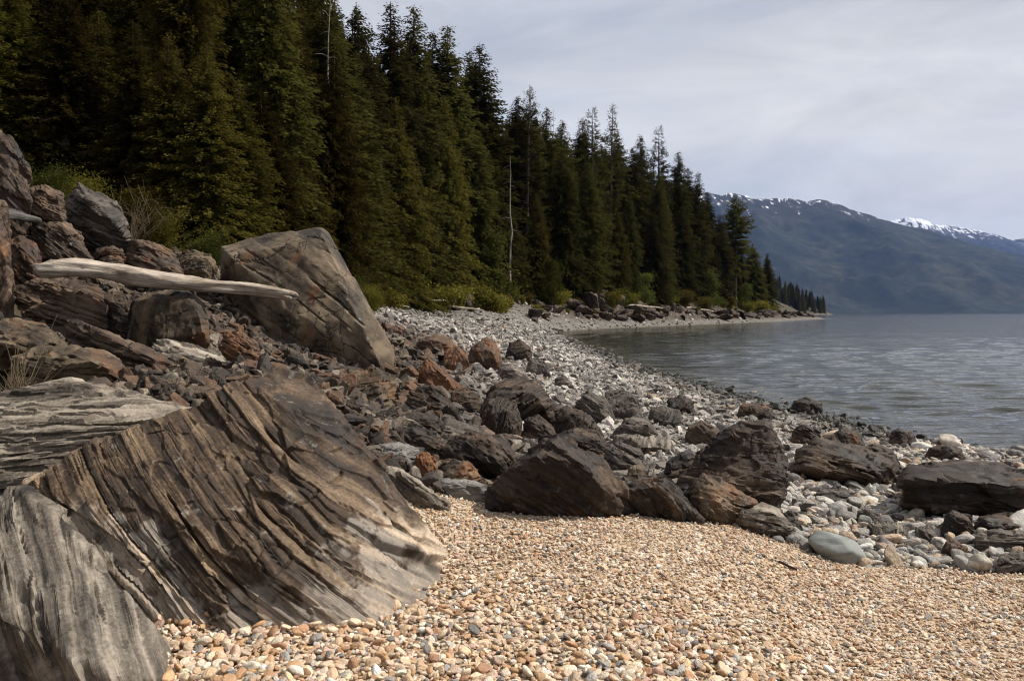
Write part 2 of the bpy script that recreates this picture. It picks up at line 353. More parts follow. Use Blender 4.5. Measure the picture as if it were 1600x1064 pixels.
def waves(x, y):
    z = np.zeros(len(x)); rg = np.random.default_rng(3); WN = [noise3(np.stack([x*0.15+9*k, y*0.15, 0*x], 1), k) for k in range(6)]
    for k in range(34):
        lam = math.exp(rg.uniform(math.log(0.38), math.log(2.0))); a = R(rg.normal(96, 13)); amp = 0.0075*lam**0.75*rg.uniform(.5, 1.2)
        ph = (x*math.cos(a)+y*math.sin(a))/lam*2*math.pi+rg.uniform(0, 6.28)
        ph = ph+0.9*WN[k % 6]
        z += amp*np.sin(ph)*np.clip(lam/(0.018*np.maximum(y, 1))-0.7, 0, 1)
    return z*(0.8+0.2*noise3(np.stack([x*0.05, y*0.09, 0*x], 1), 77))
dl = -shore_dist(lx, ly)
lz = waves(lx, ly)*smooth(-0.8, 1.8, dl)
nr, nc = len(rr2), len(th2); ii = np.arange(nr*nc).reshape(nr, nc)
F = np.stack([ii[:-1, :-1].ravel(), ii[1:, :-1].ravel(), ii[1:, 1:].ravel(), ii[:-1, 1:].ravel()], 1)
lake_me = mesh_np('lake', np.stack([lx, ly, lz], 1), F[:, ::-1], lake_material(), True)
F0 = np.zeros(0)
attr(lake_me, 'deep', smooth(0.0, 7.0, dl))
if sum(p.normal.z for p in lake_me.polygons[:20]) < 0: lake_me.flip_normals()
if sum(p.normal.z for p in ground_me.polygons[2000:2020]) < 0: ground_me.flip_normals()
tag(obj('lake', lake_me), kind='structure')

# ------------------------------------------------------------------ mountains
def mountain_material(name, snow_z, snow_w):
    m = NT(name); g = m.n('ShaderNodeNewGeometry').outputs['Position']
    n1 = m.noise(g, 0.0016, 8, 0.62, 0.4); n2 = m.noise(g, 0.012, 5, 0.7)
    z = m.n('ShaderNodeSeparateXYZ'); m.l(g, z.inputs[0])
    n3 = m.noise(m.mapping(g, (1.6, 0.5, 0.7)), 0.0075, 9, 0.8, 0.3)
    col = m.ramp(m.mix(0.5, n1, n2), [(0.30, (0.003, 0.006, 0.007)), (0.47, (0.007, 0.012, 0.012)), (0.55, (0.018, 0.024, 0.016)), (0.66, (0.05, 0.045, 0.034))])
    up = m.math('DIVIDE', z.outputs[2], snow_z)
    up = m.math('ADD', up, m.math('MULTIPLY', m.math('SUBTRACT', n3, 0.5), snow_w))
    high = m.ramp(up, [(0.62, 0.0), (0.95, 1.0)])
    col = m.mix(high, col, (0.024, 0.023, 0.024))
    sn = m.ramp(up, [(0.99, 0.0), (1.035, 1.0)])
    col = m.mix(sn, col, (0.62, 0.64, 0.68))
    m.bsdf(col, 0.9, None, 0.1); return m.m
def mountain(name, prof, Y, depth, mat, seed, ncol=360, nrow=110):
    us = np.array([p[0] for p in prof], float); vv = np.array([p[1] for p in prof], float)
    uu = np.linspace(us[0], us[-1], ncol); crest = (HORIZON-np.interp(uu, us, vv))/FPX*Y
    t = np.linspace(0, 1, nrow); U, T = np.meshgrid(uu, t)
    Cc = np.interp(U.ravel(), uu, crest); T = T.ravel(); U = U.ravel()
    x = (U-W0/2)/FPX*Y; foot = Y-depth
    tt = np.where(T < 0.72, T/0.72, 1-(T-0.72)/0.28)
    y = foot+depth*(T/0.72)
    p = np.stack([x*0.00055, y*0.00055, 0*x], 1)
    shape = tt**1.25
    ridge = ridged(p*1.9, 6, seed)*0.26*tt*(1-tt)*2.2+fbm(p*14, 4, seed+4)*0.03*tt
    z = Cc*(shape+ridge)-30*(1-tt)
    return_me = mesh_np(name, np.stack([x, y, z], 1), np.stack([np.arange(ncol*nrow).reshape(nrow, ncol)[a:nrow-1+a, b:ncol-1+b].ravel() for a, b in ((0, 0), (0, 1), (1, 1), (1, 0))], 1), mat, True)
    o = obj(name, return_me); tag(o, kind='structure'); return o
mountain('mountain', [(300,420),(700,330),(950,292),(1060,295),(1104,298),(1162,309),(1238,313),(1284,314),(1325,326),(1391,347),(1457,364),(1507,379),(1600,402),(1750,425),(2000,450),(2500,470)], 8200, 2700, mountain_material('mountain_forest', 1330, 1.9), 4)
mountain('mountain_snowy', [(900,430),(1200,372),(1391,346),(1415,340),(1436,341),(1457,351),(1507,357),(1548,366),(1578,376),(1600,372),(1640,366),(1700,380),(1900,400),(2400,440)], 14000, 3600, mountain_material('mountain_snow_rock', 1540, 1.9), 9)

# ------------------------------------------------------------------ rock builder
_cs = {}
def cube_sphere(n):
    if n in _cs: return _cs[n]
    t = np.tan(np.linspace(-1, 1, n+1)*math.pi/4); A, B = np.meshgrid(t, t); A, B = A.ravel(), B.ravel(); o = np.ones_like(A)
    faces, verts = [], []; g = np.arange((n+1)**2).reshape(n+1, n+1)
    q = np.stack([g[:-1, :-1].ravel(), g[:-1, 1:].ravel(), g[1:, 1:].ravel(), g[1:, :-1].ravel()], 1)
    for k, (X, Y, Z) in enumerate([(o, A, B), (-o, -A, B), (-A, o, B), (A, -o, B), (A, B, o), (-A, B, -o)]):
        verts.append(np.stack([X, Y, Z], 1)); faces.append(q+k*(n+1)**2)
    V = np.vstack(verts); Fq = np.vstack(faces)
    key = np.round(V*1e5).astype(np.int64); _, idx, inv = np.unique(key, axis=0, return_index=True, return_inverse=True)
    V = V[idx]; Fq = inv.ravel()[Fq]; V = V/np.linalg.norm(V, axis=1, keepdims=True)
    _cs[n] = (V, Fq); return _cs[n]
def vnormals(V, F):
    fn = np.cross(V[F[:, 2]]-V[F[:, 0]], V[F[:, 3]]-V[F[:, 1]]); N = np.zeros_like(V)
    for k in range(4):
        for a in range(3): N[:, a] += np.bincount(F[:, k], fn[:, a], len(V))
    return N/np.maximum(np.linalg.norm(N, axis=1, keepdims=True), 1e-9)
def hull_planes(P):
    bm = bmesh.new(); 
    for p in P: bm.verts.new(p)
    bmesh.ops.convex_hull(bm, input=bm.verts); bm.normal_update()
    o = []
    for f in bm.faces:
        n = np.array(f.normal); h = float(np.dot(n, np.array(f.verts[0].co)))
        if h > 1e-4 and f.calc_area() > 1e-6: o.append((*n, h))
    bm.free(); return np.array(o)
def unit(a): return a/np.maximum(np.linalg.norm(a, axis=-1, keepdims=True), 1e-9)
def worley(p, seed, k=55.0):
    """soft cells: each cell has its own offset and tilt, blended over a narrow seam"""
    i = np.floor(p).astype(np.int64); W = np.zeros(len(p)); O = np.zeros(len(p)); T = np.zeros(len(p)); ds = []
    for a in (-1, 0, 1):
        for b in (-1, 0, 1):
            for c in (-1, 0, 1):
                q = i+np.array([a, b, c]); x, y, z = q[:, 0], q[:, 1], q[:, 2]
                f = np.stack([hash3(x, y, z, seed), hash3(x, y, z, seed+1), hash3(x, y, z, seed+2)], 1)*0.9+0.05
                v = p-(q+f); d = (v*v).sum(1); w = np.exp(-k*d)+1e-30; r = [hash3(x, y, z, seed+m)-0.5 for m in (5, 6, 7, 8)]
                W += w; O += w*r[0]; T += w*(v[:, 0]*r[1]+v[:, 1]*r[2]+v[:, 2]*r[3])
    return O/W, T/W
def rock_mesh(name, P, n=30, mat=None, seed=0, strata=None, sfreq=9.0, samp=0.02, rough=0.03, chips=10, sharp=45, palefn=None, step=0.5, warp=0.25, crack=0.0, chunk=0.05, csize=0.4, aniso=2.0, wavy=0.2, kcell=100.0, groove=1.8):
    """convex block through the points P, chipped, bedded, broken into splinters and roughened"""
    rg = np.random.default_rng(seed); P = np.asarray(P, float)
    lo, hi = P.min(0), P.max(0); c = (lo+hi)/2; c = 0.5*c+0.5*P.mean(0); e = np.maximum((hi-lo)/2, 1e-3)
    Q = (P-c)/e; pl = hull_planes(Q)
    if chips:
        d = rg.normal(size=(chips, 3)); d /= np.linalg.norm(d, axis=1, keepdims=True)
        sup = (Q @ d.T).max(0); pl = np.vstack([pl, np.column_stack([d, sup*rg.uniform(0.74, 0.95, chips)])])
    if strata is None: sd = rg.normal(size=3); sd[2] += 1.2
    else: sd = np.array(strata, float)
    sd = sd/np.linalg.norm(sd); a1 = np.cross(sd, [0.3, 1, 0.2]); a1 /= np.linalg.norm(a1); a2 = np.cross(sd, a1)
    D, Fq = cube_sphere(n); k3 = unit(sd*e); k1 = unit(np.cross(k3, [0.05, 1, 0.1])); k2 = np.cross(k3, k1)
    D = D @ np.stack([k1, k2, k3]); dn = D @ pl[:, :3].T
    r = np.where(dn > 0.015, pl[:, 3][None]/np.maximum(dn, 0.015), 1e3)
    rm = r.min(1, keepdims=True); r = rm[:, 0]-np.log(np.exp(-sharp*np.clip(r-rm, 0, 2)).sum(1))/sharp
    V = (D*r[:, None])*e+c; size = float(np.cbrt(np.prod(hi-lo))); off = rg.uniform(-50, 50, 3)
    N = vnormals(V, Fq)
    q = V+off; w = warp*fbm(q*(0.9/size), 3, seed+1)*size*0.35
    s = V @ sd+w+0.007*size*fbm(q*(5/size), 3, seed+3); sl = s*sfreq+1.6*noise1(s*sfreq*0.23+off[0], seed+2)
    S3 = np.stack([V @ a1, V @ a2, s], 1); disp = np.zeros(len(V)); wside = np.sqrt(np.clip(1-(N @ sd)**2, 0, 1))
    if chunk:
        jit = 0.12*np.stack([fbm(q*(4/size), 2, seed+40+k) for k in range(3)], 1)
        for m, am in ((1.0, 1.0), (2.7, 0.42)):
            p = S3*np.array([1, 1, aniso])*(m/(csize*size))+jit+off; o_, t_ = worley(p, seed+60+int(m*7), kcell)
            disp += chunk*size*am*(0.55*o_+0.9*t_)
    al = fbm(np.stack([V @ a1*2.2/size, V @ a2*2.2/size, sl*0.6], 1)+off, 3, seed+6)
    sl2 = sl+wavy*al; fl = np.floor(sl2); fr = sl2-fl; zi = np.zeros(len(fl), np.int64)
    lay = hash3(fl.astype(np.int64)+9000, zi, zi, seed); nxt = hash3(fl.astype(np.int64)+9001, zi, zi, seed)
    hgt = lay+(nxt-lay)*smooth(0.88, 1.0, fr)
    brk = smooth(-0.12, 0.25, fbm(np.stack([V @ a1*5/size, V @ a2*5/size, fl*3.7], 1)+off, 2, seed+9))
    gr = np.exp(-((fr-0.9)/0.085)**2)*brk*(0.15+2.6*lay**3); act = 0.4+0.6*smooth(-0.3, 0.3, fbm(q*(2.4/size), 3, seed+8))
    disp += samp*wside*act*((hgt-0.5)*2*step-groove*gr)
    disp += samp*0.35*wside*act*noise1(sl2*3.3+off[1], seed+12)
    f2 = fbm(np.stack([V @ a1*9/size, V @ a2*9/size, sl2*1.7], 1)+off, 4, seed+15, 0.6); disp += samp*0.35*f2
    disp += rough*size*(0.40*fbm(q*(2.6/size), 3, seed+20, 0.55)+0.45*fbm(q*(9/size), 5, seed+23, 0.62)+0.25*ridged(q*(6.0/size), 3, seed+21))
    if crack:
        cn = np.abs(fbm(q*(3.2/size), 3, seed+31)); disp -= crack*np.exp(-(cn/0.016)**2)*brk
        cn = np.abs(fbm(q*(2.0/size)+7, 2, seed+35)); disp -= crack*np.exp(-(cn/0.010)**2)
    V = V+N*disp[:, None]
    me = mesh_np(name, V, Fq, mat, True)
    attr(me, 'sc', np.stack([V @ a1, V @ a2, sl/sfreq], 1)+off*0.1, 'FLOAT_VECTOR')
    attr(me, 'bed', lay)
    attr(me, 'pale', palefn(V, N, seed) if palefn else np.zeros(len(V)))
    return me
def sharp_edges(me, ang=38):
    me.set_sharp_from_angle(angle=R(min(ang, 26)))

def strat_dir(ang, lean=0.25): a = R(ang); return (-math.sin(a), lean, math.cos(a))
ROCKS = []
def boulder(name, label, mat, outline, thick=0.75, depth=None, inner=None, n=26, ang=None, lean=0.25, sfreq=11, samp=0.02, rough=0.045, chips=2, seed=None,
            group=None, cat='boulder', palefn=None, front=0.62, step=0.5, sharp=420, chunk=0.05, csize=0.36, aniso=2.4, crack=0.0, sink=0.25, lay_back=0.4, warp=0.25):
    seed = seed if seed is not None else len(ROCKS)+100; rg = np.random.default_rng(seed)
    O = np.array(outline, float); cu, cv = O.mean(0); vmax, vmin = O[:, 1].max(), O[:, 1].min(); k = O[:, 1].argmax()
    D = depth if depth else gp(O[k, 0], vmax)[1]
    wid = (O[:, 0].max()-O[:, 0].min())/FPX*D; t = thick*wid; hf = (vmax-O[:, 1])/max(vmax-vmin, 1)
    pts = [pt(u, v, D+t*lay_back*h) for (u, v), h in zip(O, hf)]
    if inner is None:
        sel = rg.permutation(len(O))[:4]; ov = rg.choice([0.08, 0.2, 0.3])
        for (u, v), h in zip(O[sel], hf[sel]):
            j = rg.uniform(-0.2, 0.15, 2); pts.append(pt(cu+(u-cu)*(front+j[0]), cv+(v-cv)*(front+j[1]), D-ov*t+t*lay_back*h*0.4))
    else:
        for u, v, dy in inner: pts.append(pt(u, v, D+dy*t))
    for (u, v), h in zip(O, hf):
        pb = pt(cu+(u-cu)*0.8, cv+(v-cv)*0.78, D+t*(0.8+0.2*h)); pts.append(pb)
        if h < 0.35:
            p = pt(u, v, D+t*lay_back*h); pts.append(p-np.array([0, -0.03*t, sink*(vmax-vmin)/FPX*D]))
    pts = np.array(pts); loc = np.array([pts[:, 0].mean(), pts[:, 1].mean(), pts[:, 2].min()])
    me = rock_mesh(name, pts-loc, n, M[mat], seed, strat_dir(ang, lean) if ang is not None else None, sfreq, samp, rough, chips, sharp,
                   (lambda V, N, s: palefn(V+loc, N, s)) if palefn else None, step, warp, crack, chunk, csize, aniso)
    sharp_edges(me)
    o = obj(name, me, None, loc); tag(o, label, cat, group)
    ROCKS.append((pts[:, 0].mean(), pts[:, 1].mean(), wid/2, t/2)); return o

# ---- the three bedded outcrops in the foreground
def pale_low(z0, z1, amt=1.0):
    def f(V, N, s):
        h = (V[:, 2]-z0)/(z1-z0)+1.1*fbm(V*2.1, 3, s+50)+0.9*fbm(V*11, 4, s+52, 0.65); return amt*smooth(0.75, 0.35, h)
    return f
def outcrop(name, label, mat, pts, **k):
    pts = np.array(pts); loc = np.array([pts[:, 0].mean(), pts[:, 1].mean(), 0.6])
    pf = k.pop('palefn'); me = rock_mesh(name, pts-loc, mat=M[mat], palefn=lambda V, N, s: pf(V+loc, N, s), **k)
    sharp_edges(me, 24)
    tag(obj(name, me, None, loc), label, 'rock'); ROCKS.append((loc[0], loc[1], 1.0, 0.6))
main = [(45,748,4.35),(165,702,4.55),(300,632,4.8),(385,588,5.0),(440,560,5.15),(486,572,5.12),(525,640,4.95),(562,690,4.85),(585,745,4.75),(628,795,4.6),(682,862,4.4),(702,918,4.25),(672,935,4.1),(600,990,3.72),(490,1010,3.6),(330,975,3.68),(225,960,3.8),(120,850,4.05)]
P = [pt(*a) for a in main]+[pt(u, v, Y+1.1)-np.array([0, 0, 0.25]) for u, v, Y in main[:12]]
P += [pt(u, v, Y)-np.array([0, -0.05, 0.45]) for u, v, Y in main[11:]]+[pt(520, 830, 4.02), pt(430, 900, 3.72), pt(400, 700, 4.45)]
outcrop('bedded_rock', 'large brown layered rock slab slanting up from the pebbles, diagonal grooves', 'slab', P, n=210, wavy=0.12, kcell=110, groove=3.0, seed=11, strata=(0.56, 0.02, 0.83), sfreq=22, samp=0.024, rough=0.016, chips=4, sharp=300, step=0.5, warp=0.07, crack=0.018, chunk=0.042, csize=0.34, aniso=4.0, palefn=pale_low(0.80, 1.20))
f1 = [(-90,782,3.7),(0,772,3.75),(60,758,3.8),(95,782,3.72),(132,832,3.6),(205,930,3.4),(252,992,3.25),(272,1064,3.12),(200,1064,2.95),(60,960,3.05),(-90,930,3.0)]
P = [pt(*a) for a in f1]+[pt(u, v, Y+0.8)-np.array([0, 0, 0.1]) for u, v, Y in f1[:7]]+[pt(u, v, Y)-np.array([0, 0, 0.7]) for u, v, Y in f1[6:]]
outcrop('bedded_rock', 'rounded pale grey layered rock in the bottom left corner', 'greylayer', P, n=130, seed=23, strata=(0.86, 0.45, 0.38), sfreq=24, wavy=0.05, kcell=30, groove=0.9, samp=0.026, rough=0.014, chips=3, sharp=90, step=0.4, warp=0.16, crack=0.014, chunk=0.045, csize=0.4, aniso=5, palefn=pale_low(0.8, 1.3, 0.35))
f3 = [(-120,650,5.4),(0,612,5.5),(100,592,5.6),(165,587,5.65),(205,600,5.6),(310,628,5.4),(330,700,5.1),(170,790,4.9),(0,810,4.75),(-120,800,4.75),(60,680,4.95),(200,650,5.1)]
P = [pt(*a) for a in f3]+[pt(u, v, Y+0.9)-np.array([0, 0, 0.15]) for u, v, Y in f3[:6]]+[pt(u, v, Y)-np.array([0, 0, 0.4]) for u, v, Y in f3[6:10]]
outcrop('bedded_rock', 'grey rock with fine level layers behind the big slanting slab', 'greylayer', P, n=100, seed=31, strata=(-0.08, 0.15, 1.0), sfreq=24, wavy=0.12, kcell=110, groove=2.4, samp=0.026, rough=0.014, chips=4, sharp=200, step=0.6, warp=0.08, chunk=0.045, csize=0.34, aniso=6, palefn=pale_low(1.0, 1.3, 0.3))

# ---- boulders, hand-shaped
B = boulder
B('cracked_boulder', 'biggest tilted tan boulder with cracked flat face, behind the driftwood log', 'cracked',
  [(345,385),(420,366),(502,356),(512,362),(562,449),(616,548),(612,578),(546,582),(434,560),(413,523),(360,469),(343,440)], 0.62, 13.2,
  inner=[(360,400,0.0),(500,372,0.05),(545,450,-0.02),(590,560,-0.12),(470,505,-0.16),(420,520,-0.08),(560,500,-0.12),(440,560,0.12),(540,580,0.05)], n=84, ang=-40, sfreq=5, samp=0.03, rough=0.012, chips=3, crack=0.03, seed=41, sharp=500, chunk=0.014, csize=0.3, aniso=1.2)
B('grey_boulder', 'pointed grey boulder propped directly beneath the driftwood log', 'tan', [(206,470),(232,457),(290,451),(316,470),(328,520),(305,535),(248,538),(222,528),(198,525)], 0.7, 10.2,
  inner=[(235,470,-0.05),(300,462,0.0),(318,520,-0.08),(250,530,-0.15)], n=40, ang=80, sfreq=8, samp=0.012, rough=0.03, seed=42)
# left bank
LB = [
 ('dark angular boulder topmost on the left bank against the trees', 'slate', [(101,345),(104,305),(121,284),(152,300),(182,318),(198,350),(203,372),(180,378),(140,372)], 12.6, None),
 ('layered brown rock left of the dark angular top boulder', 'bank', [(41,340),(45,295),(70,288),(100,302),(104,345),(70,352)], 12.0, -35),
 ('tall rough rock face at the left edge of the bank', 'bank', [(-60,300),(-50,215),(0,205),(25,222),(45,262),(48,300),(15,330),(-60,340)], 11.2, -50),
 ('brown ledge rock at the left edge below the rock face', 'bank', [(-60,480),(-60,320),(5,312),(16,345),(10,420),(18,470)], 9.6, 70),
 ('broad brown rock just above the forked end of the log', 'bank', [(41,375),(60,350),(100,345),(128,362),(142,405),(100,414),(55,408)], 11.6, -40),
 ('brown bedded block left of the log', 'rust', [(2,440),(6,380),(30,368),(58,378),(70,440),(40,458)], 10.6, -45),
 ('small squat rock above the middle of the log', 'bank', [(145,412),(150,390),(178,383),(194,390),(194,418),(165,424)], 11.9, None),
 ('sloping slab with bright top above the log', 'bank', [(194,425),(198,385),(215,374),(255,384),(280,402),(286,428),(245,438),(205,436)], 12.2, -25),
 ('pale blocky rock between sloping slab and biggest boulder', 'tan', [(272,428),(276,396),(300,393),(332,398),(340,420),(320,440),(285,440)], 12.8, None),
 ('dark brown rock in shade under the left half of the log', 'bank', [(16,500),(20,450),(60,432),(120,440),(160,452),(164,490),(120,512),(60,512)], 10.0, -20),
 ('shaded rock under the log beside the pointed grey boulder', 'dark', [(150,505),(158,462),(190,455),(212,475),(210,510),(180,520)], 10.3, None),
 ('low tan slab at the left edge below the dark shaded rock', 'tan', [(-40,540),(-40,505),(20,498),(70,508),(108,540),(60,556),(0,558)], 8.2, -20),
 ('long bedded slab slanting down towards the slanting outcrop', 'bank', [(100,525),(104,500),(118,498),(170,524),(235,548),(275,568),(270,590),(200,590),(140,560)], 8.4, -24),
 ('broad rounded orange-tan rock at the left edge above the grey outcrop', 'tan', [(8,600),(20,560),(60,543),(120,542),(180,560),(210,592),(190,615),(60,620)], 7.0, -15),
 ('flat grey-tan slab in front of the pointed grey boulder', 'greylayer', [(231,560),(240,532),(290,530),(340,548),(358,572),(300,584),(250,580)], 8.8, -22),
 ('small tan pyramid rock behind the slanting outcrop', 'tan', [(246,605),(262,575),(284,558),(310,575),(342,606),(300,618)], 7.4, None),
 ('rusty wedge in the dark gap left of the biggest boulder', 'rust', [(342,545),(350,520),(375,515),(400,535),(412,562),(380,570),(350,566)], 9.8, -30),
 ('small grey rock wedged above the tan pyramid rock', 'grey', [(325,592),(330,574),(350,570),(358,590),(345,602)], 8.2, None),
 ('brown block right behind the peak of the slanting outcrop', 'tan', [(522,648),(530,600),(545,579),(590,577),(618,585),(620,640),(605,662),(550,668)], 8.6, 15),
 ('low dark rock between brown block and the slanting outcrop', 'dark', [(478,620),(490,590),(515,594),(540,612),(545,650),(510,655)], 7.9, -30),
]
for i, (lab, mt, o_, D, ang) in enumerate(LB):
    nm = {'tan': 'tan_boulder', 'bank': 'brown_boulder', 'dark': 'dark_boulder', 'rust': 'rusty_boulder', 'slate': 'dark_boulder', 'grey': 'grey_boulder', 'greylayer': 'grey_slab'}[mt]
    B(nm, lab, mt, o_, 0.8, D, n=46, chunk=0.075, chips=3, ang=ang, sfreq=13, samp=0.018, rough=0.03, seed=200+i, crack=0.012, sink=0.4)
